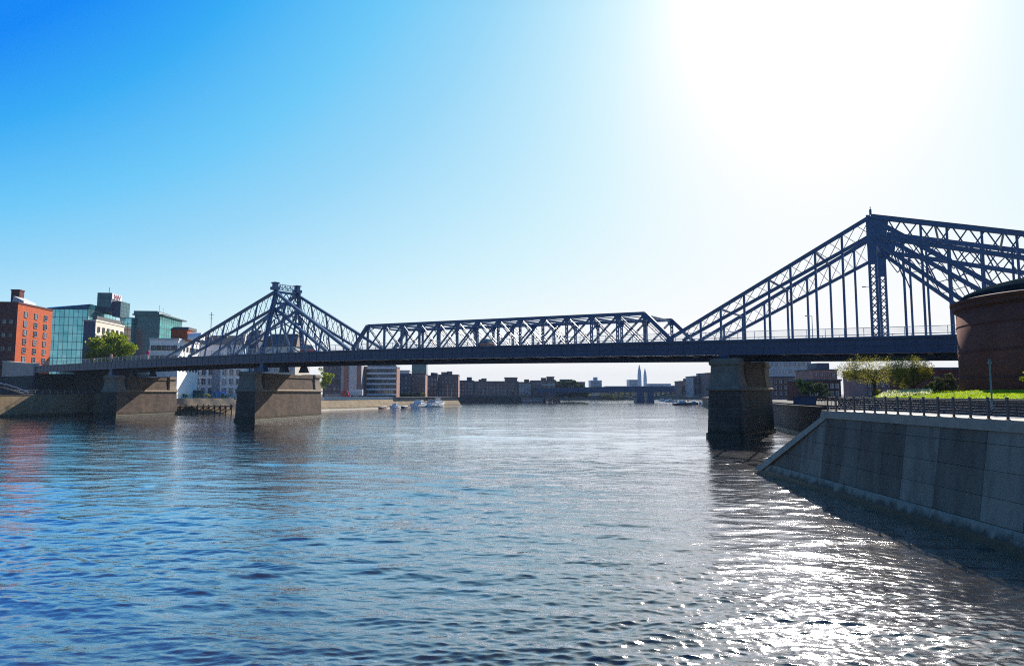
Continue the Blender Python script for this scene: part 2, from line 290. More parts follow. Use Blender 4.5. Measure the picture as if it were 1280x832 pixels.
# ------------------------------------------------------------------ water
def build_water():
    m, nt, b = new_mat('river_water')
    tc = N(nt, 'ShaderNodeTexCoord'); h = None
    for sc, stretch, amp in ((.4, (.45, 1, 1), 4.5), (1.6, (.5, 1, 1), .36), (5.0, (.55, 1, 1), .25), (15, (.7, 1, 1), .11), (38, (.8, 1, 1), .03)):
        mp = N(nt, 'ShaderNodeMapping'); mp.inputs['Scale'].default_value = stretch; mp.inputs['Rotation'].default_value = (0, 0, R(-12)); L(nt, tc.outputs['Object'], mp.inputs[0])
        n = N(nt, 'ShaderNodeTexNoise', Scale=sc, Detail=3, Roughness=.55, Distortion=.4); L(nt, mp.outputs[0], n.inputs['Vector'])
        k = N(nt, 'ShaderNodeMath', operation='MULTIPLY_ADD'); L(nt, n.outputs['Fac'], k.inputs[0]); k.inputs[1].default_value = amp
        if h is None: k.inputs[2].default_value = 0
        else: L(nt, h, k.inputs[2])
        h = k.outputs[0]
    bn = N(nt, 'ShaderNodeBump', Strength=.5, Distance=.1); L(nt, h, bn.inputs['Height'])
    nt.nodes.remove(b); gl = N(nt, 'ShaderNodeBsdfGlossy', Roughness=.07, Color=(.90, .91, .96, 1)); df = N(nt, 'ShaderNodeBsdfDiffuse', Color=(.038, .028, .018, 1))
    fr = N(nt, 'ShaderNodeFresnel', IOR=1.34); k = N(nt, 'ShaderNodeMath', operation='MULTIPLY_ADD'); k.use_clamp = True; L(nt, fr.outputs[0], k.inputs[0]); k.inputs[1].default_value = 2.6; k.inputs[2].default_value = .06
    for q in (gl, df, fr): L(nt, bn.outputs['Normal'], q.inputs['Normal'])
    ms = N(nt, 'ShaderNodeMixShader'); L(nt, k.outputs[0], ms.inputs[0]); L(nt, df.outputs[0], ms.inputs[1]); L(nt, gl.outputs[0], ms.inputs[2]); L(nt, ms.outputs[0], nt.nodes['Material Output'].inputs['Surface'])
    fine = np.radians(np.linspace(-48, 48, 1001)); rest = np.radians(np.linspace(48, 312, 80))[1:-1]
    th = np.concatenate([fine, rest]); na = len(th)
    r = [2.0]
    while r[-1] < 3000: r.append(r[-1]+max(.03, min(r[-1]**2/13000, r[-1]*.03))*(1.0 if r[-1] > 18 else 5))
    r = np.array(r); nr = len(r); dr = np.gradient(r)
    RR, TT = np.meshgrid(r, th, indexing='ij'); x = RR*np.sin(TT); y = RR*np.cos(TT)
    cell = np.maximum(np.repeat(dr[:, None], na, 1), RR*np.radians(.096)*1.5)
    z = np.zeros_like(x); dx = np.zeros_like(x); dy = np.zeros_like(x)
    g = np.random.default_rng(3)
    patch = .75+.5*np.sin(x*.045+1.3*np.sin(y*.03))*np.sin(y*.052+.9*np.sin(x*.021)+1)   # calmer and rougher patches
    def patchy(u): return .72+.36*np.sin(x*(.05+.013*u)+1.3*np.sin(y*.03+u))*np.sin(y*(.06+.017*u)+.9*np.sin(x*.021+2*u)+u)+.28*np.sin(x*.17+y*.05*u+1.7*np.sin(y*.11+u))
    for lo, hi, cnt, slope, spread in ((.3, .6, 18, .10, 32), (.6, 1.2, 26, .10, 26), (1.2, 2.4, 24, .066, 22), (2.4, 5, 16, .044, 20), (5, 9, 8, .021, 17), (9, 30, 10, .018, 24), (30, 90, 5, .006, 40)):
        patch = np.clip(patchy(math.log2(lo)+2), .12, 1.5)
        for i in range(cnt):
            lam = lo*(hi/lo)**((i+g.random())/cnt); k = 2*math.pi/lam
            a = math.radians(264+g.normal(0, spread)); ph = g.random()*6.283
            amp = slope*math.sqrt(2/cnt)/k
            att = np.clip((lam/cell-2.5)/3, 0, 1)*patch
            q = k*(x*math.cos(a)+y*math.sin(a))+ph+.6*np.sin(.11*x+.07*y+i)
            c = np.cos(q); z += att*amp*(c+.18*np.cos(2*q)); sn = np.sin(q)*att*amp*.85; dx -= math.cos(a)*sn; dy -= math.sin(a)*sn
    v = np.stack([x+dx, y+dy, z], -1).reshape(-1, 3)
    i, j = np.meshgrid(np.arange(nr-1), np.arange(na), indexing='ij'); jn = (j+1) % na
    f = np.stack([i*na+j, i*na+jn, (i+1)*na+jn, (i+1)*na+j], -1).reshape(-1, 4)
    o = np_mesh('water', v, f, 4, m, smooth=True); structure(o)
    v0 = MB(); v0.lathe([(2.3, -.35), (.01, -.3)], 32); return o
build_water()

# ------------------------------------------------------------------ land
SH = [(-190, 100), (-178, 200), (-163, 270), (-150, 277), (-133, 283), (-117, 293), (-95, 349), (-70, 403), (-37, 467), (-46, 490), (-70, 560), (-56, 636),
      (14, 636), (30, 638), (48, 700), (52, 880), (120, 960), (250, 1010), (330, 990), (300, 900), (215, 700), (150, 520), (128, 465), (98, 330), (72, 205), (60, 150),
      (54, 112), (50, 88), (40, 77), (31, 62), (26.2, 58), (26.2, -60)]
def build_land():
    outer = [(2800, -60), (2800, 2800), (-2800, 2800), (-2800, 100)]
    poly = SH+outer
    from mathutils.geometry import tessellate_polygon
    tr = tessellate_polygon([[Vector((x, y, 0)) for x, y in poly]])
    z = 6.0; n = len(poly)
    v = [(x, y, z) for x, y in poly]+[(x, y, -1) for x, y in poly]; f = [tuple(t) for t in tr]
    for i in range(n): j = (i+1) % n; f.append((i, j, n+j, n+i))
    mb = MB(); mb.add(v, f); structure(mb.build('ground', 'earth'))
build_land()

# ------------------------------------------------------------------ the steel bridge
BA = (42.0, 128.0); BU = (-.8327, .5538); BN = (.5538, .8327); W_ = 15.0
bridge = empty('truss_bridge', (BA[0], BA[1], 0), math.atan2(BU[1], BU[0]), 'long blue steel truss bridge with two peaked towers crossing the river on stone piers', 'bridge')
cf = np.polyfit([-75, -33, 0, 50, 98, 136, 195, 250, 288], [16.7, 17.4, 17.95, 18.85, 19.6, 20.0, 19.95, 19.75, 19.6], 4)
def zt(s): return float(np.polyval(cf, s))
def bp(s, v, z): return (s, -v, z)                         # bridge coordinates: s along to the left bank, v across, z up
def bw(s, v): return (BA[0]+BU[0]*s+BN[0]*v, BA[1]+BU[1]*s+BN[1]*v)
S0, S1 = -75.0, 288.0
def sweep(mb, s0, s1, v0, v1, a, b, step=6.0):             # a box section v0..v1, top offset a .. b below deck line, following the camber
    n = max(1, int(abs(s1-s0)/step)); rings = []
    for i in range(n+1):
        s = s0+(s1-s0)*i/n; z = zt(s); rings.append([bp(s, v0, z+a), bp(s, v1, z+a), bp(s, v1, z+b), bp(s, v0, z+b)])
    return mb.loft(rings)
def bridge_deck():
    for v in (0, W_):
        e = -1 if v == 0 else 1
        mb = MB(); sweep(mb, S0, S1, v-.25, v+.25, -2.55, -.42)
        sweep(mb, S0, S1, v-.55, v+.55, -2.8, -2.551); (sweep(mb, S0, S1, v-.3, v+.3, -3.5, -2.801) if v else None); sweep(mb, S0, S1, v-.5, v+.5, -.419, -.06)
        s = S0+1.5
        while s < S1: mb.bar(bp(s, v+.285*e, zt(s)-2.5), bp(s, v+.285*e, zt(s)-.45), .07, .07); s += 3.0
        sweep(mb, S0, S1, v+.26*e, v+.36*e, -1.55, -1.40)
        mb.build('plate_girder', 'girder', bridge)
    mb = MB(); sweep(mb, S0, S1, .52, W_-.52, -.5, -.1); mb.build('road_deck', 'asphalt', bridge)
    mb = MB(); sweep(mb, S0, S1, W_+.6, 23, -.5, -.1); sweep(mb, S0, S1, 22.6, 23.1, -1.1, -.501); mb.build('added_shade_slab', 'paving', bridge)  # unseen slab added past the far truss to cast shade on the piers
    mb = MB()
    for v in (1.2, W_-1.2): sweep(mb, S0, S1, v-.9, v+.9, -.098, .08)
    mb.build('footway', 'paving', bridge)
    mb = MB()
    for v in (2.6, 5, 7.5, 10, 12.4): sweep(mb, S0, S1, v-.2, v+.2, -1.3, -.52)
    mb.build('stringer', 'under', bridge)
    me = None; s = S0+3
    while s < S1-1:
        if me is None:
            mb = MB(); mb.box(-.2, -W_+.3, -2.35, .2, -.3, -.55); mb.box(-.4, -W_+.3, -2.5, .4, -.3, -2.351)
            o = mb.build('floor_beam', 'under', bridge); me = o.data
        else: o = link('floor_beam', me, bridge)
        o.location = (s, 0, zt(s)); s += 6.0
    for v in (-.15, W_+.15):
        mb = MB(); s = S0
        while s <= S1-1:
            mb.bar(bp(s, v, zt(s)-.06), bp(s, v, zt(s)+1.5), .09); s += 3.0
        for h, w in ((1.5, .10), (1.15, .05), (.8, .05), (.45, .05)): sweep(mb, S0, S1, v-w/2, v+w/2, h-w/2, h+w/2, 6)
        mb.build('railing', 'rail_lt', bridge)
bridge_deck()
def lacing(mb, p0, p1, q0, q1, n, w):                       # zigzag of flat bars between two chords
    p0, p1, q0, q1 = map(Vector, (p0, p1, q0, q1))
    for i in range(n):
        a, b = i/n, (i+1)/n
        A, B = (p0.lerp(p1, a), q0.lerp(q1, b)); C, D = (q0.lerp(q1, a), p0.lerp(p1, b))
        mb.bar(A, B, w); mb.bar(C, D, w)
def post(parent, name, p, q, w, gap=0.0, mat='steel'):      # a built-up post: two flanges with cross lacing when gap > 0
    mb = MB(); p = Vector(p); q = Vector(q)
    if gap:
        o = Vector((gap/2, 0, 0)); mb.bar(p-o, q-o, w, w*.8); mb.bar(p+o, q+o, w, w*.8)
        n = max(2, int((q-p).length/max(gap*1.2, .9))); lacing(mb, p-o, q-o, p+o, q+o, n, w*.32)
    else: mb.bar(p, q, w)
    return mb.build(name, mat, parent)
def diag(parent, p, q, w, gap=.5):
    mb = MB(); p = Vector(p); q = Vector(q); d = (q-p).normalized(); s = Vector((d.z, 0, -d.x))*gap/2
    mb.bar(p-s, q-s, w); mb.bar(p+s, q+s, w)
    n = max(2, int((q-p).length/1.4))
    for i in range(n): a, b = i/n, (i+1)/n; mb.bar((p-s).lerp(q-s, a), (p+s).lerp(q+s, b), w*.4)
    return mb.build('diagonal_brace', 'steel', parent)
def chord(mb, p, q, w, h):
    mb.bar(p, q, w, h)
    d = (Vector(q)-Vector(p)); u = d.normalized(); t = Vector((-u.z, 0, u.x))
    if t.z < 0: t = -t
    for k in (1, -1): mb.bar(Vector(p)+t*(h/2+.04)*k, Vector(q)+t*(h/2+.04)*k, w*1.35, .08)
def arm(v_top, v_bot, st, ztop, ends, drop, w, posts, braced=True, lower_end=None):
    """one raking arm of a peaked truss: upper and lower chord with lattice between, hangers down to the deck"""
    s_end, low_end = ends
    up0 = bp(st, v_top, ztop); up1 = bp(s_end, v_bot, zt(s_end)+.1)
    lo0 = bp(st, v_top, ztop-drop); lo1 = bp(low_end, v_bot, zt(low_end)+.1)
    mb = MB(); chord(mb, up0, up1, w*.8, w); chord(mb, lo0, lo1, w*.7, w*.85)
    t = mb.build('cantilever_truss', 'steel', bridge)
    def upz(s): a = (s-st)/(s_end-st); return ztop+(up1[2]-ztop)*a, v_top+(v_bot-v_top)*a
    def loz(s): a = (s-st)/(low_end-st); return ztop-drop+(lo1[2]-ztop+drop)*a
    for s in posts:
        zz, v = upz(s)
        if zz > zt(s)+1: post(t, 'hanger_post', bp(s, v_bot, zt(s)), bp(s, v, zz), .36)
    mb = MB(); ss = [st]+list(posts)+[low_end]
    for a, b in zip(ss[:-1], ss[1:]):
        za, va = upz(a); zb, vb = upz(b)
        la, lb = bp(a, va, loz(a)), bp(b, vb, max(loz(b), zt(b)+.1))
        n = 3 if abs(b-a) > 5 else 2
        lacing(mb, bp(a, va, za), bp(b, vb, zb), la, lb, n, w*.2)
    mb.build('lattice_bracing', 'steel', t)
    return t
# -- the far tower (left in the picture): s = 139, legs lean together
ST2, ZT2 = 139.0, 39.4
for vb, vt in ((0, 3.4), (W_, W_-3.4)):
    arm(vt, vb, ST2, ZT2-.6, (191, 178), 5.0, .66, [146.5, 154, 161.5, 169, 176.5])
    arm(vt, vb, ST2, ZT2-.6, (103, 112), 5.0, .66, [133, 127, 121, 115])
    leg = post(bridge, 'tower_leg', bp(ST2+.6, vb, zt(ST2)-.3), bp(ST2-.6, vt, ZT2), .6, .95)
    mb = MB(); mb.box(ST2-1.1, -vt-1.0, ZT2+.01, ST2+1.1, -vt+1.0, ZT2+.9); mb.box(ST2-.7, -vt-.6, ZT2+.901, ST2+.7, -vt+.6, ZT2+2.0)
    mb.box(ST2-.95, -vt-.85, ZT2+2.001, ST2+.95, -vt+.85, ZT2+2.3); mb.build('finial', 'steel', bridge)
    for sgn in (1, -1):                                    # secondary raking struts from the tower head
        post(bridge, 'raking_strut', bp(ST2, vt, ZT2-6), bp(ST2+sgn*13, vb, zt(ST2)+.1), .42)
        post(bridge, 'raking_strut', bp(ST2, vt, ZT2-9), bp(ST2+sgn*6.5, vb, zt(ST2)+.1), .3)
def t2v(z, near): a = (z-zt(ST2))/(ZT2-zt(ST2)); return 3.4*a if near else W_-3.4*a
mb = MB()
for z, h in ((ZT2-.5, .7), (ZT2-4.0, .8), (ZT2-7.5, .35)): mb.bar(bp(ST2, t2v(z, 1), z), bp(ST2, t2v(z, 0), z), .5, h)
mb.build('portal_beam', 'steel', bridge)
mb = MB()
lacing(mb, bp(ST2, t2v(ZT2-.7, 1), ZT2-.7), bp(ST2, t2v(ZT2-.7, 0), ZT2-.7), bp(ST2, t2v(ZT2-3.8, 1), ZT2-3.8), bp(ST2, t2v(ZT2-3.8, 0), ZT2-3.8), 4, .22)
z0, z1, z2 = ZT2-7.6, zt(ST2)+6.5, zt(ST2)+.2
for a, b in ((z0, z1), (z1, z2)):
    mb.bar(bp(ST2, t2v(a, 1), a), bp(ST2, t2v(b, 0), b), .3); mb.bar(bp(ST2, t2v(a, 0), a), bp(ST2, t2v(b, 1), b), .3)
mb.build('portal_bracing', 'steel', bridge)
mb = MB()                                                  # pale cresting between the two tower heads
for i in range(9):
    v = 4.2+i*.95; mb.bar(bp(ST2, v, ZT2+.2), bp(ST2, v, ZT2+1.9), .16)
    if i < 8: mb.bar(bp(ST2, v, ZT2+.3+(i % 2)*1.4), bp(ST2, v+.95, ZT2+1.7-(i % 2)*1.4), .2)
for z in (ZT2+.25, ZT2+1.9): mb.bar(bp(ST2, 3.9, z), bp(ST2, W_-3.9, z), .2)
mb.build('cresting', 'rail_lt', bridge)
# -- the near tower (right in the picture): s = -22.8, upright
ST3, ZT3 = -22.8, 38.0
for v in (0, W_):
    arm(v, v, ST3, ZT3, (14.0, 9.6 if v else 10.6), 4.2 if v else 3.2, .47, [-18.2, -13.8, -9.6, -5.8, -1.3, 3.1, 7.0])
    t = arm(v, v, ST3, ZT3-.3, (-49, -41), 3.4, .58, [-27.3])
    # the long falling top chord towards the right bank
    mb = MB(); e0, e1 = -72.0, 24.6
    def topz(s): return ZT3-(ST3-s)*.274
    chord(mb, bp(ST3, v, ZT3), bp(e0, v, topz(e0)), .6, .62); chord(mb, bp(ST3-1, v, ZT3-3.7), bp(e0, v, topz(e0)-4.2), .5, .55)
    ft = mb.build('top_chord_truss', 'steel', bridge)
    for s in (-30.0, -33.6, -38.2, -42.6, -47, -51.5, -56, -60.5, -65): post(ft, 'hanger_post', bp(s, v, zt(s)), bp(s, v, topz(s)), .36)
    mb = MB(); ss = [ST3-.5, -27.3, -32, -36.5, -41, -45.5, -50, -54.5, -59, -63.5, -68]
    for a, b in zip(ss[:-1], ss[1:]):
        m_ = (a+b)/2
        for p, q in (((a, 0), (m_, -3.9)), ((m_, -3.9), (b, 0)), ((a, -3.9), (m_, 0)), ((m_, 0), (b, -3.9))):
            mb.bar(bp(p[0], v, topz(p[0])+p[1]), bp(q[0], v, topz(q[0])+q[1]), .2)
        # lighter sub-diagonals down to the raking arm
        mb.bar(bp(m_, v, topz(m_)-4), bp(b, v, max(topz(m_)-10.5, zt(b)+.2)), .2)
        mb.bar(bp(a, v, topz(a)-4), bp(m_, v, topz(m_)-7), .16); mb.bar(bp(m_, v, topz(m_)-7), bp(b, v, topz(b)-4), .16)
    mb.build('lattice_bracing', 'steel', ft)
    post(bridge, 'tower_leg', bp(ST3, v, zt(ST3)-.3), bp(ST3, v, ZT3+.3), .5, 1.0)
    mb = MB()
    # gusset plates at the tower head
    for z0_, z1_, a0, a1 in ((ZT3-4.6, ZT3-.2, .75, .75), (ZT3-8.2, ZT3-4.6, .55, .75)):
        mb.hexa([bp(ST3-a0, v-.22, z0_), bp(ST3+a0, v-.22, z0_), bp(ST3+a0, v+.22, z0_), bp(ST3-a0, v+.22, z0_), bp(ST3-a1, v-.22, z1_), bp(ST3+a1, v-.22, z1_), bp(ST3+a1, v+.22, z1_), bp(ST3-a1, v+.22, z1_)])
    mb.hexa([bp(ST3-2.2, v-.2, ZT3-3.6), bp(ST3-.76, v-.2, ZT3-5), bp(ST3-.76, v+.2, ZT3-5), bp(ST3-2.2, v+.2, ZT3-3.6), bp(ST3-2.6, v-.2, ZT3-1.2), bp(ST3-.76, v-.2, ZT3-.2), bp(ST3-.76, v+.2, ZT3-.2), bp(ST3-2.6, v+.2, ZT3-1.2)])
    mb.build('gusset_plate', 'steel', bridge)
    mb = MB(); mb.bar(bp(ST3, v, ZT3+.3), bp(ST3, v, ZT3+1.2), .35); mb.bar(bp(ST3, v, ZT3+1.2), bp(ST3, v, ZT3+1.7), .12); mb.build('finial', 'steel', bridge)
mb = MB()
for z, h in ((ZT3-.4, .5), (ZT3-4.2, .6)): mb.bar(bp(ST3, .3, z), bp(ST3, W_-.3, z), .4, h)
lacing(mb, bp(ST3, .3, ZT3-.6), bp(ST3, W_-.3, ZT3-.6), bp(ST3, .3, ZT3-4), bp(ST3, W_-.3, ZT3-4), 5, .22)
mb.build('portal_beam', 'steel', bridge)
mb = MB()
for s in (-13.8, -5.8, 3.1):
    z = ZT3+(zt(14)-ZT3)*((s-ST3)/(14-ST3)); mb.bar(bp(s, .2, z-.2), bp(s, W_-.2, z-.2), .3)
mb.build('sway_strut', 'steel', bridge)
mb = MB()
for s in (-32, -41, -50, -59): mb.bar(bp(s, .2, ZT3-(ST3-s)*.274-.1), bp(s, W_-.2, ZT3-(ST3-s)*.274-.1), .3)
mb.build('sway_strut', 'steel', bridge)
# -- the low span between them: top chord, posts and crossed diagonals
nodes = [18.4+i*(96-18.4)/13 for i in range(14)]
def ct(s): return 24.1+(s-18.4)/(96-18.4)*1.75
for v in (0, W_):
    mb = MB()
    for a, b in zip(nodes[:-1], nodes[1:]): chord(mb, bp(a, v, ct(a)), bp(b, v, ct(b)), .5, .5)
    chord(mb, bp(nodes[0], v, ct(nodes[0])), bp(12.6, v, zt(12.6)+.1), .6, .65); chord(mb, bp(nodes[-1], v, ct(nodes[-1])), bp(101.5, v, zt(101.5)+.1), .6, .65)
    t = mb.build('span_truss', 'steel', bridge)
    for i, s in enumerate(nodes): post(t, 'vertical_post', bp(s, v, zt(s)), bp(s, v, ct(s)-.2), .26, .42)
    for a, b in zip(nodes[:-1], nodes[1:]):
        diag(t, bp(a+.2, v, zt(a)+.1), bp(b-.2, v, ct(b)-.3), .2, .5); diag(t, bp(b-.2, v+.06, zt(b)+.1), bp(a+.2, v+.06, ct(a)-.3), .17, .26)
    for s in nodes:                                        # gussets under the top chord
        mb = MB(); mb.hexa([bp(s-.35, v-.17, ct(s)-1.2), bp(s+.35, v-.17, ct(s)-1.2), bp(s+.35, v+.17, ct(s)-1.2), bp(s-.35, v+.17, ct(s)-1.2), bp(s-.75, v-.17, ct(s)-.25), bp(s+.75, v-.17, ct(s)-.25), bp(s+.75, v+.17, ct(s)-.25), bp(s-.75, v+.17, ct(s)-.25)]); mb.build('gusset_plate', 'steel', t)
mb = MB()
for i, s in enumerate(nodes):
    mb.bar(bp(s, .2, ct(s)-.35), bp(s, W_-.2, ct(s)-.35), .28, .4)
    for v, e in ((.2, 1), (W_-.2, -1)): mb.bar(bp(s, v, ct(s)-1.8), bp(s, v+2.2*e, ct(s)-.4), .2)
    if i < 13: mb.bar(bp(s, .3, ct(s)-.1), bp(nodes[i+1], W_-.3, ct(nodes[i+1])-.1), .18); mb.bar(bp(s, W_-.3, ct(s)-.1), bp(nodes[i+1], .3, ct(nodes[i+1])-.1), .18)
mb.build('overhead_bracing', 'steel', bridge)
# bearings on the piers
for s in (2.6, 139, 226):
    for v in (0, W_/2, W_):
        mb = MB(); zz = zt(s)-2.79
        mb.hexa([bp(s-1.5, v-.9, 14.55), bp(s+1.5, v-.9, 14.55), bp(s+1.5, v+.9, 14.55), bp(s-1.5, v+.9, 14.55), bp(s-.6, v-.6, zz-.3), bp(s+.6, v-.6, zz-.3), bp(s+.6, v+.6, zz-.3), bp(s-.6, v+.6, zz-.3)])
        mb.box(s-.9, -v-.7, zz-.29, s+.9, -v+.7, zz-.01); mb.build('bearing', 'girder', bridge)
# curved end haunch at the left abutment
mb = MB(); pts = []
for i in range(9):
    a = i/8; pts.append((288+11*a, zt(288)-.3-7.5*(1-(1-a)**2.0)))
rings = [[bp(s, -.55, 8), bp(s, -.1, 8), bp(s, -.1, z), bp(s, -.55, z)] for s, z in pts]
mb.loft(rings); mb.build('end_haunch', 'girder', bridge)

# ------------------------------------------------------------------ piers
def pier(front, ax, L_, w, label, s_mid=None):
    """front = corner nearest the camera at the right end of the nose; ax = unit vector along the pier"""
    rz = math.atan2(ax[1], ax[0])-math.pi/2
    t = empty('stone_pier', (front[0], front[1], 0), rz, label, 'bridge pier', 'stone piers standing in the river')
    def ring(z, i, x0, x1, y0, y1, c=.5): # chamfered rectangle inset by i
        x0 += i; x1 -= i; y0 += i; y1 -= i
        return [(x0+c, y0, z), (x1-c, y0, z), (x1, y0+c, z), (x1, y1-c, z), (x1-c, y1, z), (x0+c, y1, z), (x0, y1-c, z), (x0, y0+c, z)]
    mb = MB(); mb.loft([ring(z, i, -w, 0, 0, L_) for z, i in ((-2, -.1), (.9, -.1), (.901, .12), (8.6, .38))]); mb.build('pier_base', 'stone', t)
    mb = MB(); mb.loft([ring(z, i, -w, 0, 0, L_) for z, i in ((8.601, .1), (8.95, 0), (9.2, .12), (9.35, .4))]); mb.build('string_course', 'stone_light', t)
    mb = MB(); mb.loft([ring(z, i, -w, 0, 5.2, L_-5.2) for z, i in ((9.351, .6), (13.0, .9), (13.001, .7), (14.1, .7))]); mb.build('middle_wall', 'stone', t)
    for y0, y1 in ((0.25, 5.6), (L_-5.6, L_-.25)):
        mb = MB(); prof = [(9.351, .35), (9.7, .45), (10.2, .72), (10.8, 1.0), (11.5, 1.22), (12.3, 1.36), (13.2, 1.42)]
        mb.loft([ring(z, i*.43, -w+.15, -.15, y0, y1, .4) for z, i in prof])
        p = mb.build('pedestal', 'stone_light', t)
        mb = MB(); mb.loft([ring(z, i, -w+.15, -.15, y0, y1, .4) for z, i in ((13.201, .5), (13.45, .32), (13.9, .32), (13.901, .48), (14.5, .52))]); mb.build('pedestal_cap', 'stone_light', p)
    mb = MB(); mb.loft([ring(z, i, -w, 0, 0, L_) for z, i in ((-1, -.14), (.55, -.14), (.8, -.08))]); mb.build('weed_band', 'weed', t)
    return t
M['weed'] = mat_noise('algae_on_stone', (.03, .027, .015), (.07, .058, .026), 1.5, .6, .4, .05)
pier((41.2, 124.6), BN, 25, 6.6, 'dark stone bridge pier nearest the sloping concrete embankment, wholly in shade')
pier((-74, 199.6), (.19, .982), 43, 6.6, 'stone bridge pier right under the smaller peaked truss tower')
pier((-137, 240), (.19, .982), 33, 6.6, 'stone bridge pier closest to the orange brick building and the left quay wall')

# ------------------------------------------------------------------ right embankment
M['plinth'] = mat_noise('plinth_concrete', (.23, .19, .15), (.33, .275, .215), 1.5, .8, .2, .02)
def build_embankment():
    t = empty('embankment_wall', (25.2, 40, 0), 0, 'sloping grey concrete panel embankment wall beside the sparkling water', 'river wall')
    X0, XT, ZT = 0.0, .95, 6.0
    def fx(z): return X0+(XT-X0)*z/ZT
    y0, y1, yb = -70.0, 18.4, 31.6                       # local y: far top corner, far bottom corner
    def yend(z): return yb+(y1-yb)*z/ZT
    m, nt, b = new_mat('concrete_panels')
    at = N(nt, 'ShaderNodeAttribute'); at.attribute_name = 'tone'
    tc = N(nt, 'ShaderNodeTexCoord')
    mp = N(nt, 'ShaderNodeMapping'); mp.inputs['Scale'].default_value = (1, 1, .22); L(nt, tc.outputs['Object'], mp.inputs[0])
    n1 = N(nt, 'ShaderNodeTexNoise', Scale=.9, Detail=7, Roughness=.65); L(nt, mp.outputs[0], n1.inputs['Vector'])
    n2 = N(nt, 'ShaderNodeTexNoise', Scale=9, Detail=5, Roughness=.7); L(nt, tc.outputs['Object'], n2.inputs['Vector'])
    c1 = ramp(nt, n1.outputs['Fac'], [(.3, (.42, .42, .43)), (.6, (1, 1, 1))]); c2 = ramp(nt, n2.outputs['Fac'], [(.35, (.85, .85, .85)), (.65, (1.05, 1.05, 1.05))])
    a = N(nt, 'ShaderNodeMix', data_type='RGBA', blend_type='MULTIPLY'); a.inputs[0].default_value = 1; L(nt, at.outputs['Color'], a.inputs[6]); L(nt, c1, a.inputs[7])
    a2 = N(nt, 'ShaderNodeMix', data_type='RGBA', blend_type='MULTIPLY'); a2.inputs[0].default_value = 1; L(nt, a.outputs[2], a2.inputs[6]); L(nt, c2, a2.inputs[7])
    L(nt, a2.outputs[2], b.inputs['Base Color']); b.inputs['Roughness'].default_value = .8; b.inputs['Specular IOR Level'].default_value = .25
    bump(nt, b, n2.outputs['Fac'], .25, .02)
    tide(m, .5, 1.3, (.05, .045, .035)); tide(M['plinth'], .55, 1.0, (.04, .036, .024))
    # panels: each a slab with open joints round it
    v, f, tone = [], [], []
    g = random.Random(5); ys = [yb]; 
    while ys[-1] > y0: ys.append(ys[-1]-g.choice([2.6, 3.2, 3.6, 4.2]))
    zs = [1.15, 2.5, 3.9, 5.3, 6.0]
    for i in range(len(ys)-1):
        base = g.choice([.12, .14, .18, .25, .28])
        for k in range(len(zs)-1):
            z0, z1 = zs[k]+.012, zs[k+1]-.012
            ya0, yb0 = ys[i+1]+.014, ys[i]-.014
            p = []
            for z in (z0, z1):
                hi = min(yb0, yend(z)-.35); lo = min(ya0, yend(z)-.36)
                p.append((lo, hi, z))
            if p[0][1]-p[0][0] < .05: continue
            tn = base*g.uniform(.93, 1.07)*(1.12 if k == 0 else 1); o = len(v)
            for off in (-.06, .3):
                for lo, hi, z in p: v += [(fx(z)+off, lo, z), (fx(z)+off, hi, z)]
            f += [tuple(o+q for q in F_) for F_ in ((0, 1, 3, 2), (4, 6, 7, 5), (0, 4, 5, 1), (2, 3, 7, 6), (0, 2, 6, 4), (1, 5, 7, 3))]
            tone += [tn]*6
    me = bpy.data.meshes.new('wall_panels'); me.from_pydata(v, [], f); me.materials.append(m)
    at_ = me.attributes.new('tone', 'FLOAT_COLOR', 'FACE')
    for i, tn in enumerate(tone): at_.data[i].color = (tn*1.25, tn*1.0, tn*.78, 1)
    bm = bmesh.new(); bm.from_mesh(me); bmesh.ops.recalc_face_normals(bm, faces=bm.faces); bm.to_mesh(me); bm.free()
    link('wall_panels', me, t)
    mb = MB()                                            # core behind the panels (joints show it)
    mb.hexa([(fx(-1)+.08, y0, -1), (3.5, y0, -1), (3.5, yend(-1)-.3, -1), (fx(-1)+.08, yend(-1)-.3, -1), (fx(6)+.08, y0, 6), (3.5, y0, 6), (3.5, yend(6)-.3, 6), (fx(6)+.08, yend(6)-.3, 6)])
    mb.build('wall_core', 'joint', t)
    mb = MB()                                            # foot of the wall
    mb.hexa([(-.42, y0, -1.5), (.2, y0, -1.5), (.2, yb+.6, -1.5), (-.42, yb+.6, -1.5), (-.2, y0, .5), (.3, y0, .5), (.3, yb-.6, .5), (-.2, yb-.6, .5)])
    mb.build('wet_foot', 'weed', t)
    mb = MB()
    mb.hexa([(-.2, y0, .501), (.5, y0, .501), (.5, yb-.9, .501), (-.2, yb-.9, .501), (fx(1.13)-.12, y0, 1.13), (.5, y0, 1.13), (.5, yb-2.1, 1.13), (fx(1.13)-.12, yb-2.1, 1.13)])
    mb.build('plinth', 'plinth', t)
    mb = MB()                                            # coping along the top and down the raking end
    mb.hexa([(fx(6)-.16, y0, 6.001), (3.6, y0, 6.001), (3.6, y1+.35, 6.001), (fx(6)-.16, y1+.35, 6.001), (fx(6)-.16, y0, 6.62), (3.6, y0, 6.62), (3.6, y1+.05, 6.62), (fx(6)-.16, y1+.05, 6.62)])
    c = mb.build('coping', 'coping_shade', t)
    mb = MB(); k = .75
    def P(y, z, x): return (x, y, z)
    mb.hexa([P(yb-.4-1.0, .3, -.32), P(yb-.4-1.0, .3, 1.9), P(yb+.5, .3, 1.9), P(yb+.5, .3, -.32), P(y1-.9, 6.0, fx(6)-.16), P(y1-.9, 6.0, 2.4), P(y1+.36, 6.0, 2.4), P(y1+.36, 6.0, fx(6)-.16)])
    mb.build('raking_coping', 'coping_shade', t)
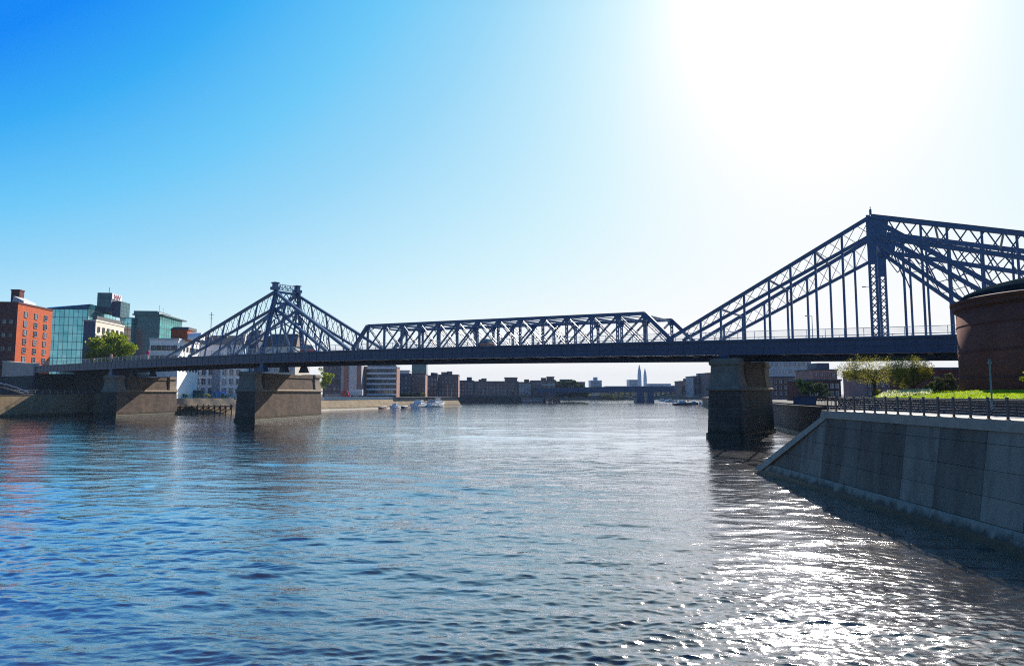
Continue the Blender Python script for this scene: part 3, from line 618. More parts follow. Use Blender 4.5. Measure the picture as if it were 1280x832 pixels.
M['joint'] = mat_flat('dark_joint', (.085, .08, .07), .9)
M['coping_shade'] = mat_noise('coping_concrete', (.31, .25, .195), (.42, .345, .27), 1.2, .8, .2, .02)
build_embankment()
# promenade, kerb wall, lawn
mb = MB(); mb.box(28.9, -60, 5.5, 31.0, 57, 6.6); mb.box(28.9, 57.001, 5.5, 34, 60, 6.59); structure(mb.build('promenade', 'paving'))
mb = MB(); mb.box(31.0, -60, 5.5, 31.45, 66, 7.45); mb.box(30.93, -60, 7.451, 31.52, 66, 7.6)
tag(mb.build('planter_wall', 'dark_quay'), 'low dark stone wall holding the lawn behind the promenade railing', 'low wall')
def lawn_z(x, y): return 7.45+.75*min(1, max(0, (x-31.5)/14))+.12*math.sin(x*.3)*math.sin(y*.21)
def build_lawn():
    xs = np.linspace(31.46, 66, 40); ys = np.linspace(-20, 100, 70)
    def x0(y): return 31.46 if y < 62 else 31.46+(y-62)*.62
    xs = (xs-31.46)/34.54; n = len(xs)
    v = [(x0(y)+t*(66-x0(y)), y, lawn_z(x0(y)+t*(66-x0(y)), y)-max(0, y-92)*.2) for y in ys for t in xs]
    f = [(j*n+i, j*n+i+1, (j+1)*n+i+1, (j+1)*n+i) for j in range(len(ys)-1) for i in range(n-1)]
    mb = MB(); mb.add(v, f); structure(mb.build('lawn', 'grass', smooth=True))
    k = 26000; py = rng.uniform(30, 92, k); px = rng.uniform(31.6, 50, k); px = np.maximum(px, 31.7+np.maximum(0, py-62)*.62)
    z = np.array([lawn_z(a, b) for a, b in zip(px, py)]); a = rng.uniform(0, 6.28, k); w = rng.uniform(.04, .09, k); h = rng.uniform(.04, .13, k)
    c = np.stack([px, py, z], -1); s = np.stack([np.cos(a)*w, np.sin(a)*w, 0*a], -1); u = np.stack([rng.normal(0, .07, k), rng.normal(0, .07, k), h], -1)
    vv = np.stack([c-s, c+s, c+u], 1).reshape(-1, 3); np_mesh('grass', vv, np.arange(3*k).reshape(-1, 3), 3, 'blade')['kind'] = 'stuff'
build_lawn()
def build_promenade_rail():
    t = empty('promenade_railing', (26.3, 40, 6.62), 0, 'dark metal railing along the top of the concrete embankment', 'railing')
    me = None; y = 17.9
    while y > -14:
        if me is None:
            mb = MB(); mb.box(-.045, -.06, 0, .045, .06, 1.14); mb.box(-.09, -.1, 0, .09, .1, .03); mb.box(-.06, -.075, 1.141, .06, .075, 1.2)
            o = mb.build('post', 'rail', t); me = o.data
        else: o = link('post', me, t)
        o.location = (0, y, 0); y -= 1.5
    mb = MB(); mb.box(-.035, -14, 1.05, .035, 17.9, 1.12); mb.build('top_rail', 'rail', t)
    mb = MB()
    for z in (.12, .28, .44, .6, .76, .92): mb.box(-.014, -14, z, .014, 17.9, z+.026)
    mb.build('horizontal_bars', 'rail', t)
build_promenade_rail()
# slim pole by the lawn
t = empty('lamp_post', (X_at(1237, 44), 44, 7.4), 0, 'slim grey green pole standing behind the railing in front of the brick drum', 'pole')
mb = MB(); mb.tube([(0, 0, -.4), (0, 0, .3)], .09, 8); mb.tube([(0, 0, .3), (0, 0, 2.55)], .05, 8); mb.build('shaft', 'mullion', t)
mb = MB(); mb.box(-.1, -.08, 2.5, .1, .08, 2.62); mb.tube([(0, 0, 2.62), (0, 0, 2.8)], .06, 8); mb.build('head', 'mullion', t)



# ------------------------------------------------------------------ brick drum on the right bank
def build_drum():
    t = empty('brick_drum', (61.0, 72.0, 7.0), 0, 'round dark red brick drum building with a low leaden dome', 'building')
    r = 12.2; h = 10.6
    mb = MB(); mb.lathe([(r, -1.5), (r, h)], 96)
    mb.build('wall', 'turretbrick', t, True)
    mb = MB(); mb.lathe([(r+.02, h-.6), (r+.35, h-.35), (r+.35, h-.05), (r+.55, h+.2), (r+.55, h+.42), (r-.6, h+.7)], 96); mb.build('cornice', 'darkbrick', t)
    mb = MB()
    for z in (2.6, 5.4, 8.2): mb.lathe([(r-.1, z), (r+.07, z+.02), (r+.07, z+.2), (r-.1, z+.22)], 96)
    mb.build('string_course', 'darkbrick', t)
    mb = MB(); mb.lathe([(r-.55, h+.55), (r-.55, h+1.05), (r-.8, h+1.3), (r-2.2, h+1.9), (r-4.4, h+2.45), (r-7.5, h+2.9), (1.2, h+3.1), (.05, h+3.12)], 96)
    mb.build('dome_roof', 'lead', t)
build_drum()

# ------------------------------------------------------------------ trees
def leaf_cloud(centers, radii, per, size, squash=.8, seed=0):
    g = np.random.default_rng(seed); vs = []
    for c, r in zip(centers, radii):
        d = g.normal(size=(per, 3)); d /= np.linalg.norm(d, axis=1, keepdims=True); d *= (g.random((per, 1))**.45)*r; d[:, 2] *= squash
        p = np.asarray(c)+d; a = g.normal(size=(per, 3)); a /= np.linalg.norm(a, axis=1, keepdims=True)
        b = np.cross(a, g.normal(size=(per, 3))); b /= np.linalg.norm(b, axis=1, keepdims=True)
        s = size*g.uniform(.6, 1.3, (per, 1)); vs.append(np.stack([p-a*s, p+b*s*.6, p+a*s, p-b*s*.6], 1))
    return np.concatenate(vs).reshape(-1, 3)
def broadleaf(name, loc, rx, rz_, zc, clumps, per, size, mat, label, cat, group=None, seed=0, trunk_r=.3, sq=1.0):
    """trunk, limbs to each clump, and a crown of leaf clumps spread through an uneven ellipsoid"""
    t = empty(name, loc, 0, label, cat, group); g = np.random.default_rng(seed)
    cs, rs = [], []
    for i in range(clumps):
        d = g.normal(size=3); d /= np.linalg.norm(d); k = g.uniform(.45, .95)
        cs.append((d[0]*rx*k, d[1]*rx*k*.9, zc+d[2]*rz_*k)); rs.append(rx*g.uniform(.2, .36))
    v = leaf_cloud(cs, rs, per, size, .8, seed+1)
    np_mesh('crown', v, np.arange(len(v)).reshape(-1, 4), 4, mat, t)
    mb = MB(); zf = max(zc-rz_*.6, zc*.35); mb.tube([(0, 0, -.3), (.05*rx, 0, zf*.5), (0, .03*rx, zf)], [trunk_r*1.3, trunk_r, trunk_r*.8], 8)
    for c in cs[::2]: mb.tube([(0, .03*rx, zf*.9), (c[0]*.45, c[1]*.45, zf+(c[2]-zf)*.55), c], [trunk_r*.55, trunk_r*.32, trunk_r*.1], 5)
    mb.build('trunk', 'bark', t); return t
def spring_tree(loc, spread, height, label, seed, fork=.9, wide=1.4):
    """fine branching tree just coming into leaf"""
    t = empty('spring_tree', loc, 0, label, 'tree', 'small spring trees on the lawn'); g = random.Random(seed); mb = MB(); tips = []
    def grow(p, d, ln, r, lev):
        q = p+d*ln; m_ = p+d*ln*.5+Vector((g.uniform(-1, 1), g.uniform(-1, 1), g.uniform(-.5, .5)))*ln*.06
        mb.tube([p, m_, q], [r, r*.85, r*.7], 5 if lev < 3 else 3, lev > 3)
        if lev >= 3: tips.append(m_)
        if lev >= 2: tips.append(q)
        if lev == 5: return
        for k in range(5 if lev == 0 else (3 if lev < 3 else 2)):
            ax = Vector((g.uniform(-1, 1), g.uniform(-1, 1), g.uniform(-.35, .5 if lev else .9))).normalized()
            nd = (d*.75+ax*(.95 if lev == 0 else .72)); nd.x *= spread; nd.y *= spread; nd.normalize()
            if nd.z < -.05: nd.z = .08; nd.normalize()
            grow(q-d*ln*g.uniform(0, .35 if lev else .1), nd, ln*g.uniform(.66, .86), max(r*.56, .007), lev+1)
    grow(Vector((0, 0, -.2)), Vector((.06, 0, 1)), fork, .085, 0)
    zmax = max(p.z for p in tips); k = height/zmax; mb.v = [(x*k*wide, y*k*wide, z*k) for x, y, z in mb.v]; mb.build('trunk', 'bark', t)
    ps = np.array([(p.x*k*wide, p.y*k*wide, p.z*k) for p in tips]); gg = np.random.default_rng(seed)
    v = leaf_cloud(ps, [.42]*len(ps), 9, .06, 1, seed)
    q = gg.normal(size=(2400, 3)); q /= np.linalg.norm(q, axis=1, keepdims=True); q *= gg.uniform(.35, 1, (2400, 1))**.5; ex = np.ptp(ps[:, :2], axis=0)/2*.92; q = q*np.array([ex[0], ex[1], height*.36])+np.array([0, 0, height*.64])
    v = np.concatenate([v, leaf_cloud(q, [.3]*len(q), 2, .065, 1, seed+5)]); np_mesh('crown', v, np.arange(len(v)).reshape(-1, 4), 4, 'leaf_spring', t); return t
spring_tree((44.3, 85, 7.6), 1.35, 5.1, 'larger spreading spring tree with sparse yellow leaves beside the pier', 4)
spring_tree((49.8, 86, 7.7), 1.05, 5.0, 'smaller upright spring tree with yellow leaves nearer the brick drum', 11, wide=1.0)
broadleaf('young_tree', (X_at(1290, 46), 46, 7.5), .8, .8, 1.75, 9, 60, .07, 'leaf_green', 'green leafy young tree cut by the right edge of the photo', 'tree', None, 3, .05)
for k, (px, Y, r) in enumerate(((1100, 82, .9), (1118, 83, 1.1), (1132, 84, .9))):
    broadleaf('spring_bush', (X_at(px, Y), Y, 7.6), r, r*.6, .5, 8, 70, .09, 'leaf_spring', ('low yellow bush just right of the larger spring tree trunk', 'middle low yellow bush between the two spring trees', 'low yellow bush touching the smaller spring tree trunk')[k], 'bush', 'low yellow bushes between the spring trees', 20+k, .04)
def flowers():
    k = 1500; g = np.random.default_rng(9); y = g.uniform(66, 84, k); x = 31.9+np.maximum(0, y-62)*.62+g.uniform(.3, 5.5, k)
    z = np.array([lawn_z(a, b) for a, b in zip(x, y)])+g.uniform(.12, .38, k); c = np.stack([x, y, z], -1)
    v = leaf_cloud(c, [.08]*k, 2, .07, 1, 2); np_mesh('flower_bed', v, np.arange(len(v)).reshape(-1, 4), 4, 'flower')['kind'] = 'stuff'
M['flower'] = mat_leaf('pale_daffodils', (.55, .55, .22), (.75, .75, .5), .5)
flowers()

# ------------------------------------------------------------------ buildings
WIN = {}
def win_mesh(w, h, fr='frame_w', pane='pane', d=.22, cross=True):
    key = (round(w, 2), round(h, 2), fr, pane)
    if key not in WIN:
        mb = MB(); t = min(.16, w*.1)
        mb.mat(1).box(-w/2, -.05, 0, w/2, .02, h)
        mb.mat(0); mb.box(-w/2-t, -d, -t, -w/2, .02, h+t); mb.box(w/2, -d, -t, w/2+t, .02, h+t); mb.box(-w/2, -d, h, w/2, .02, h+t); mb.box(-w/2-t*.5, -d-.1, -t*1.6, w/2+t*.5, .02, -.001)
        if cross: mb.box(-.05, -.12, 0, .05, -.051, h); mb.box(-w/2, -.12, h*.62-.05, -.051, -.051, h*.62+.05); mb.box(.051, -.12, h*.62-.05, w/2, -.051, h*.62+.05)
        me = mb.mesh('window'); me.materials.append(M[fr]); me.materials.append(M[pane]); WIN[key] = me
    return WIN[key]
def windows(par, side, u0, u1, nx, zs, w, h, off=0.0, fr='frame_w', pane='pane', skip=(), mix=True):
    """side 'f': on the face y = off looking -y, u along x;  side 'r': on the face x = off looking +x, u along y; 'l': face x = off looking -x"""
    for r, z in enumerate(zs):
        for i in range(nx):
            if (i, r) in skip: continue
            u = u0+(u1-u0)*(i+.5)/nx
            o = link('window', win_mesh(w, h, fr, 'pane_lt' if mix and random.random() < .35 else pane), par)
            if side == 'f': o.location = (u, off, z)
            elif side == 'r': o.location = (off, u, z); o.rotation_euler = (0, 0, R(90))
            else: o.location = (off, u, z); o.rotation_euler = (0, 0, R(-90))
def curtain(par, name, x0, x1, z0, z1, nx, nz, glass, side='f', off=0.0, mull='mullion', fin=.22):
    """glass sheet with mullions and transoms"""
    mb = MB(); A = (lambda u, d, z: (u, off-d, z)) if side == 'f' else (lambda u, d, z: (off+d, u, z))
    def bx(u0, u1, d0, d1, za, zb): mb.hexa([A(u0, d0, za), A(u1, d0, za), A(u1, d1, za), A(u0, d1, za), A(u0, d0, zb), A(u1, d0, zb), A(u1, d1, zb), A(u0, d1, zb)])
    mb.mat(0); bx(x0, x1, 0, .15, z0, z1); mb.mat(1)
    for i in range(nx+1): u = x0+(x1-x0)*i/nx; bx(u-.09, u+.09, .151, fin, z0, z1)
    for k in range(nz+1): z = z0+(z1-z0)*k/nz; bx(x0, x1, .16, fin+.08, z-.16, z+.16)
    return mb.build(name, [glass, mull], par)
def place(px0, pxc, px1, Y, rz=6):
    """corner post at column pxc and depth Y: front runs left to px0, right side runs back to px1 -> corner, front width, side depth"""
    a = R(rz); c, s = math.cos(a), math.sin(a); Cx = X_at(pxc, Y); k0 = (px0-640)/F; k1 = (px1-640)/F
    wf = (Cx-k0*Y)/(c-k0*s)
    den = (-s)-k1*c; ws = (k1*Y-Cx)/den if px1 > pxc and abs(den) > 1e-3 and (k1*Y-Cx)/den > 0 else 20.0
    return Cx, wf, ws
def bld(name, px0, pxc, px1, Y, ytop, wall, label, z0=6.0, rz=6, depth=None, wall2=None, group=None, roof='slate', parapet=.8, cat='building', ztop=None):
    Cx, wf, ws = place(px0, pxc, px1, Y, rz); ws = depth or ws; h = (ztop if ztop else Z_at(ytop, Y))-z0
    t = empty(name, (Cx, Y, z0), R(rz), label, cat, group)
    mb = MB(); mb.box(-wf, 0, -.5, 0, ws, h)
    if wall2: mb.add([(.004, .0, -.5), (.004, ws, -.5), (.004, ws, h), (.004, 0, h)], [(0, 1, 2, 3)]); mb.m[-1] = 1
    mb.build('wall', [wall]+([wall2] if wall2 else []), t)
    if parapet:
        mb = MB(); mb.box(-wf-.25, -.25, h+.003, .25, ws+.25, h+parapet); mb.build('roof', roof, t)
    return t, wf, ws, h
def hip(par, x0, x1, y0, y1, z0, z1, mat, inset=None, over=.5):
    x0 -= over; x1 += over; y0 -= over; y1 += over; i = inset if inset is not None else (y1-y0)/2*.9
    mb = MB(); ym = (y0+y1)/2
    mb.add([(x0, y0, z0), (x1, y0, z0), (x1, y1, z0), (x0, y1, z0), (x0+i, ym, z1), (x1-i, ym, z1)], [(0, 1, 5, 4), (1, 2, 5), (2, 3, 4, 5), (3, 0, 4), (3, 2, 1, 0)])
    return mb.build('roof', mat, par)

# 1 orange brick block
t, wf, ws, h = bld('brick_apartments', -14, 18, 62, 305, 379, 'darkbrick', 'bright orange brick block with three columns of windows at the left edge', wall2='redbrick', roof='darkbrick')  # darker brick on the front: shade of the unlit face is in its colour
windows(t, 'r', 2.3, ws-1.6, 3, [36.6, 32.4, 28.4, 24.4, 20.4, 16.4, 12.4, 8.4], 2.3, 2.3, .0, 'frame_g')
windows(t, 'f', -wf+1, -1, 3, [33, 27, 21], 1.6, 1.7, .0, 'frame_d')
mb = MB(); mb.box(-9, 10, h+.81, -5.4, 13.6, h+7.2); mb.box(-9.2, 9.8, h+7.21, -5.2, 13.8, h+7.8); mb.build('chimney', 'darkbrick', t)
mb = MB(); mb.hexa([(-5, 4, h+.81), (.0, 4, h+.81), (.0, 14, h+.81), (-5, 14, h+.81), (-4.6, 4.4, h+4), (-.2, 4.4, h+1.8), (-.2, 13.6, h+1.8), (-4.6, 13.6, h+4)]); mb.build('roof_shed', 'pale_grey', t)
# 2 teal glass offices with tower
t, wf, ws, h = bld('glass_offices', 54, 106, 138, 390, 386, 'mullion', 'wide teal glass office block with a dark tower carrying a lettered sign', parapet=0, depth=34)
mb = MB(); mb.hexa([(-wf-.4, -.4, h+.003), (.4, -.4, h+.003), (.4, ws+.4, h+.003), (-wf-.4, ws+.4, h+.003), (-wf-.4, 2, h+1.0), (.4, 2, h+3.2), (.4, ws+.4, h+3.2), (-wf-.4, ws+.4, h+1.0)]); mb.build('roof', 'glass_dark', t)
curtain(t, 'glass_front', -wf, 0, 13, h-.2, 9, 8, 'glass_teal'); curtain(t, 'glass_side', 0.3, ws, 13, h-.2, 9, 8, 'glass_teal', 'r')
mb = MB(); mb.box(-wf-.5, -1.6, -.5, 1, -.35, 12.6); mb.build('podium', 'darkbrick', t)
windows(t, 'f', -wf+.5, 0, 8, [9.2], 1.6, 1.8, -1.6, 'frame_d')
mb = MB(); mb.box(-2.5, 16, h+.5, 5.2, 30, h+11.8); mb.box(5.201, 18, h-2, 9.6, 30, h+7); mb.build('tower', 'navy', t)
T = curtain(t, 'tower_glass', -2.5, 5.2, h+3.3, h+11.6, 4, 3, 'glass_dark', 'f', 15.98)
curtain(t, 'tower_glass', 18, 30, h-2, h+7, 6, 4, 'glass_dark', 'r', 9.62)
mb = MB(); mb.box(-.1+5.3, 16.2, h+8.2, 5.55, 29, h+11.6); sg = mb.build('sign_board', 'signwhite', t)
cu = bpy.data.curves.new('letters', 'FONT'); cu.body = 'IAIV'; cu.size = 4.0; cu.extrude = .12; cu.align_x = 'CENTER'; tmp = bpy.data.objects.new('letters', cu); COL.objects.link(tmp)
dg = bpy.context.evaluated_depsgraph_get(); me = bpy.data.meshes.new_from_object(tmp.evaluated_get(dg)); bpy.data.objects.remove(tmp); me.materials.clear(); me.materials.append(M['signred'])
lt = link('letters', me, sg); lt.location = (5.68, 22.6, h+8.5); lt.rotation_euler = (R(90), 0, R(90)); lt.scale = (1.25, 1, 1)
mb = MB(); mb.tube([(2, 20, h+11.8), (2, 20, h+15.6)], .14, 6); mb.build('mast', 'rail', t)
# 3 cream block
t, wf, ws, h = bld('cream_offices', 102, 117, 153, 296, 401, 'navy', 'cream office block with a dark shaded end standing above the round green tree', wall2='cream', roof='cream', parapet=.7)  # navy on the front end puts its shade into the wall colour
windows(t, 'r', .6, ws-.4, 6, [h-4.4], 1.5, 2.0, 0, 'frame_d', mix=False); windows(t, 'r', .6, ws-.4, 5, [h-10.6, h-17], 1.9, 4.2, 0, 'frame_w')
mb = MB(); mb.box(.0, -.2, h-6.0, .35, ws, h-5.4); mb.build('cornice', 'cream', t)
mb = MB(); mb.box(-wf+2, 3, h+.71, -1, ws-1, h+2.6); mb.build('plant_room', 'slate', t)
# 4 green glass offices
t, wf, ws, h = bld('green_glass_offices', 166, 197, 225, 375, 394, 'glass_dark', 'dark green glass office cube with an oversailing flat roof', parapet=0)
curtain(t, 'glass_front', -wf, 0, 1, h, 9, 13, 'glass_dark', fin=.2); curtain(t, 'glass_side', .2, ws, 1, h, 10, 13, 'glass_green', 'r', fin=.2)
mb = MB(); mb.box(-wf-1, -1.2, h+.003, 2.4, ws+1.5, h+.7); mb.box(-wf-.5, -.6, h+.701, -1, ws*.55, h+2.4); mb.build('roof', 'glass_dark', t)
mb = MB(); mb.box(-.8, .5, h+.71, -.5, ws, h+1.9); mb.tube([(-1.5, 3, h+2), (-1.5, 3, h+6)], .1, 6); mb.tube([(-.6, 6, h+2), (-.6, 6, h+5)], .08, 6); mb.build('roof_rail', 'pale_grey', t)
mb = MB(); mb.box(-wf-6.2, -3, -.5, -wf-.3, 14, h-1.6); w_ = mb.build('wing', 'mullion', t)
curtain(w_, 'wing_glass', -wf-6.2, -wf-.3, 1, h-1.7, 3, 13, 'glass_teal', 'f', -3.0); curtain(w_, 'wing_glass', -2.8, -.3, 1, h-1.7, 2, 13, 'glass_teal', 'r', -wf-.28)
# 5 white low block with red rooftop room
t, wf, ws, h = bld('white_town_house', 186, 222, 246, 300, 425, 'white', 'low white block with a red rooftop room and white barrel roof', roof='pale_grey', depth=26)
windows(t, 'f', -wf+.6, -.4, 5, [h-4.2, h-8.6, h-13], 1.6, 1.7, 0, 'frame_d'); windows(t, 'r', 1, ws-1, 6, [h-4.2, h-8.6, h-13], 1.6, 1.7, 0, 'frame_d')
mb = MB(); mb.box(-5.5, 6, h+.81, 1.5, 16, h+5.0); p_ = mb.build('rooftop_room', 'redbrick', t)
mb = MB(); mb.hexa([(-6, 5.5, h+5.01), (2, 5.5, h+5.01), (2, 16.5, h+5.01), (-6, 16.5, h+5.01), (-4.5, 6, h+6.3), (2, 6, h+6.3), (2, 16, h+6.3), (-4.5, 16, h+6.3)]); mb.build('roof', 'slate', p_)
mb = MB(); rings = [[(x, 9+3.2*math.cos(a), h+.82+3.4*math.sin(a)) for a in [math.pi*q/10 for q in range(11)]] for x in (1.6, 7)]; mb.loft(rings); mb.build('barrel_roof', 'white', t)
# 6 pale terrace and its neighbours behind the far tower
t, wf, ws, h = bld('pale_terrace', 214, 304, 304, 335, 431, 'white', 'long white terrace with dark slate roof behind the smaller peaked truss', parapet=0, rz=6, depth=18)
hip(t, -wf, 0, 0, ws, h+.004, h+5.2, 'slate', 5)
windows(t, 'f', -wf+.8, -.5, 10, [2.2, 6.6, 11, 15.5], 1.9, 2.6)
mb = MB(); mb.box(-wf*.42, -.45, -.5, -wf*.42+3.4, -.02, h-4); mb.build('dark_bay', 'grey', t)
for k in range(4): mb = MB(); mb.box(-wf+5+k*8.5, 7, h+2, -wf+6.4+k*8.5, 9.4, h+6.4); mb.build('chimney', 'cream', t)
t, wf, ws, h = bld('dark_gable_house', 305, 320, 320, 345, 424, 'navy', 'narrow dark gabled house between the white terrace and the brown roofed hall', parapet=0, rz=0, depth=16)
hip(t, -wf, 0, 0, ws, h+.004, h+5.2, 'slate', 1.0); windows(t, 'f', -wf+.5, -.5, 2, [3, 8, 13, 18], 1.3, 1.9)
t, wf, ws, h = bld('brown_roofed_hall', 321, 369, 369, 350, 433, 'cream', 'pale hall with a big brown hipped roof seen through the smaller tower', parapet=0, rz=-3, depth=22)
hip(t, -wf, 0, 0, ws, h+.004, h+7.4, 'brownroof', 3.2); windows(t, 'f', -wf+.5, -.5, 7, [3, 8, 13, 19], 1.7, 2.2)
mb = MB()
t = empty('antenna_mast', (X_at(262, 380), 380, 6), 0, 'thin antenna mast rising behind the left arm of the smaller truss', 'mast')
mb = MB(); mb.tube([(0, 0, 0), (0, 0, 47)], [.35, .14], 6); mb.build('shaft', 'rail', t); mb = MB(); mb.bar((-1.3, 0, 45.5), (1.3, 0, 45.5), .16); mb.bar((-.9, 0, 43.5), (.9, 0, 43.5), .16); mb.build('crossarms', 'rail', t)
# under the low span, left to right
t, wf, ws, h = bld('grey_warehouse', 404, 452, 452, 405, 450, 'grey', 'grey clad warehouse directly right of the tree behind the pier', rz=8, depth=30)
for x0, x1, m in ((-wf+.5, -wf+10, 'navy'), (-wf+12, -wf+14.2, 'pinkbrick'), (-wf+15, -2.6, 'pale_grey'), (-2.2, -.2, 'pinkbrick')):
    mb = MB(); mb.box(x0, -.3, 2.2, x1, -.01, h-1); mb.build('cladding_panel', m, t)
windows(t, 'f', -wf+.8, -wf+10, 4, [4, 8, 12, 16], 1.5, 2, -.3, 'frame_d')
t, wf, ws, h = bld('banded_offices', 459, 496, 500, 425, 459, 'navy', 'white banded office block with dark strip windows above the quay', roof='pale_grey', rz=-2, wall2='pinkbrick', depth=10)
for k in range(6):
    mb = MB(); mb.box(-wf, -.5, k*3.25+1.0, -.2, -.02, k*3.25+2.1); mb.build('white_band', 'white', t)
windows(t, 'f', -wf+.3, -.5, 12, [k*3.25+2.2 for k in range(6)], 1.25, 1.8, 0, 'frame_d', mix=True)
mb = MB(); mb.box(-wf-2.2, -.55, 0, -wf-.05, 4, h+.5); mb.build('stair_tower', 'pinkbrick', t)
t, wf, ws, h = bld('cream_house', 492, 512, 512, 500, 464, 'cream', 'cream block peeping out behind the white banded offices', roof='pale_grey', rz=4, depth=20)
windows(t, 'f', -wf+.5, -.5, 4, [h-3.4], 1.6, 1.6)
t, wf, ws, h = bld('navy_offices', 497, 514, 514, 470, 468, 'navy', 'dark navy block just right of the white banded offices', rz=3, depth=20, roof='navy'); windows(t, 'f', -wf+.3, -.3, 4, [2+3.2*k for k in range(4)], 1.3, 1.8, 0, 'frame_d')
t, wf, ws, h = bld('brown_banded_flats', 514, 532, 532, 475, 468, 'purplebrick', 'brown flats with pale floor bands below the dark slab tower', rz=3, depth=20)
for k in range(4): mb = MB(); mb.box(-wf, -.5, 3.2*k+1, -.1, -.02, 3.2*k+1.7); mb.build('floor_band', 'pinkbrick', t)
windows(t, 'f', -wf+.3, -.3, 4, [1.8+3.2*k for k in range(4)], 1.5, 1.7, 0, 'frame_d')
t, wf, ws, h = bld('slab_tower', 515, 533, 535, 640, 455, 'glass_dark', 'plain dark slab tower rising above the brown banded flats', rz=2, depth=16, roof='navy'); curtain(t, 'glass_front', -wf, 0, 12, h, 6, 9, 'glass_dark')
specs = [('dark_warehouse', 533, 547, 510, 470, 'navy', 'dark warehouse with a flat roof right of the brown banded flats', 3, 4),
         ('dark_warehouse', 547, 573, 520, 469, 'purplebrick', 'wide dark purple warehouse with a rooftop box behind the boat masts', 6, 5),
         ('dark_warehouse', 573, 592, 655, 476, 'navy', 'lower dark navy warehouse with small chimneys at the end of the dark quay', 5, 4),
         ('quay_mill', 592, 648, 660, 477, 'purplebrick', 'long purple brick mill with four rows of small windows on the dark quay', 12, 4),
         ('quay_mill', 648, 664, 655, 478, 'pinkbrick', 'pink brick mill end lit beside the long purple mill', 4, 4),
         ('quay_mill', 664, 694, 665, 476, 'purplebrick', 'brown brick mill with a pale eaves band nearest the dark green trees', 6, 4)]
for nm, a, b, Y, yt, mt, lab, nx, nz in specs:
    t, wf, ws, h = bld(nm, a, b, b, Y, yt, mt, lab, rz=2, depth=24, roof='slate', parapet=.6)
    windows(t, 'f', -wf+.4, -.4, nx, [1.6+(h-2)/nz*k for k in range(nz)], min(2.0, wf/nx*.55), 1.9, 0, 'frame_d' if mt != 'pinkbrick' else 'frame_w')
    g = random.Random(a)
    for k in range(2):
        x = g.uniform(-wf+2, -4); mb = MB(); mb.box(x, 5, h+.61, x+g.uniform(2.5, 6), 11, h+g.uniform(2, 4)); mb.build('plant_room', mt, t)
    if a in (592, 664):
        mb = MB(); mb.box(-wf*.3, 3, h+.61, -1, 15, h+3.6); mb.box(-wf*.3-.6, 2.4, h+3.61, -.4, 15.6, h+4.3); mb.build('penthouse', 'pinkbrick', t)
    if a == 664: mb = MB(); mb.box(-wf*.55, -.5, h-4.2, .1, -.02, h-3.2); mb.build('eaves_band', 'cream', t)
t, wf, ws, h = bld('quay_mill', 693, 731, 731, 720, 478, 'navy', 'dark blue block behind the dark trees left of the far bridge', rz=2, depth=20, roof='slate'); windows(t, 'f', -wf+.5, -.5, 8, [2+3.4*k for k in range(4)], 1.7, 1.8, 0, 'frame_d')
mb = MB(); mb.box(-wf*.8, 3, h+.81, -wf*.4, 12, h+3.4); mb.build('penthouse', 'navy', t)
t, wf, ws, h = bld('boathouse', 652, 679, 679, 632, 498, 'pinkbrick', 'low pink boathouse standing at the waterline beside the dark quay', z0=.2, rz=1, depth=3.5, roof='cream', parapet=.4)
windows(t, 'f', -wf+.5, -.5, 6, [1.2], 1.5, 1.2)
# far, hazy
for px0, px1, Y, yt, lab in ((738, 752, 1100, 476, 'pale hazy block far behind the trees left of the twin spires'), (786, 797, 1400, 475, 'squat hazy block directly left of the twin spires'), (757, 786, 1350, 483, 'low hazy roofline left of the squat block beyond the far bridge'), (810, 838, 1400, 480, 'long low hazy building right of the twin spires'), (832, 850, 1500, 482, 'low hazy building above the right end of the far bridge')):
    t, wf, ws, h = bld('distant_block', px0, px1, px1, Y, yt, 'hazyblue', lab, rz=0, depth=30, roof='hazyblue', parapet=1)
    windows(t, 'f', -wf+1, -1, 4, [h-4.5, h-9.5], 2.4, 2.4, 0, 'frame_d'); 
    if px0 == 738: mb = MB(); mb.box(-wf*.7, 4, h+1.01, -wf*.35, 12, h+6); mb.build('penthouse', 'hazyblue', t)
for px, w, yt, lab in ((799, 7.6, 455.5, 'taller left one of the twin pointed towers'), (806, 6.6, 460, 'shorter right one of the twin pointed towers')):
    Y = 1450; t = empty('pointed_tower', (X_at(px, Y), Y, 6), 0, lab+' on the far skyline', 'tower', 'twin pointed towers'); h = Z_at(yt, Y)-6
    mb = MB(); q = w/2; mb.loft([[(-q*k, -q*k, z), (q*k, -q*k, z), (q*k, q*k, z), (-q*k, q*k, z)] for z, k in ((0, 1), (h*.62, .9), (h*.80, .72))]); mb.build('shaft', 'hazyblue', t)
    mb = MB(); mb.loft([[(-q*k, -q*k, z), (q*k, -q*k, z), (q*k, q*k, z), (-q*k, q*k, z)] for z, k in ((h*.801, .66), (h*.92, .34), (h, .04))]); mb.build('spire', 'hazyblue', t)
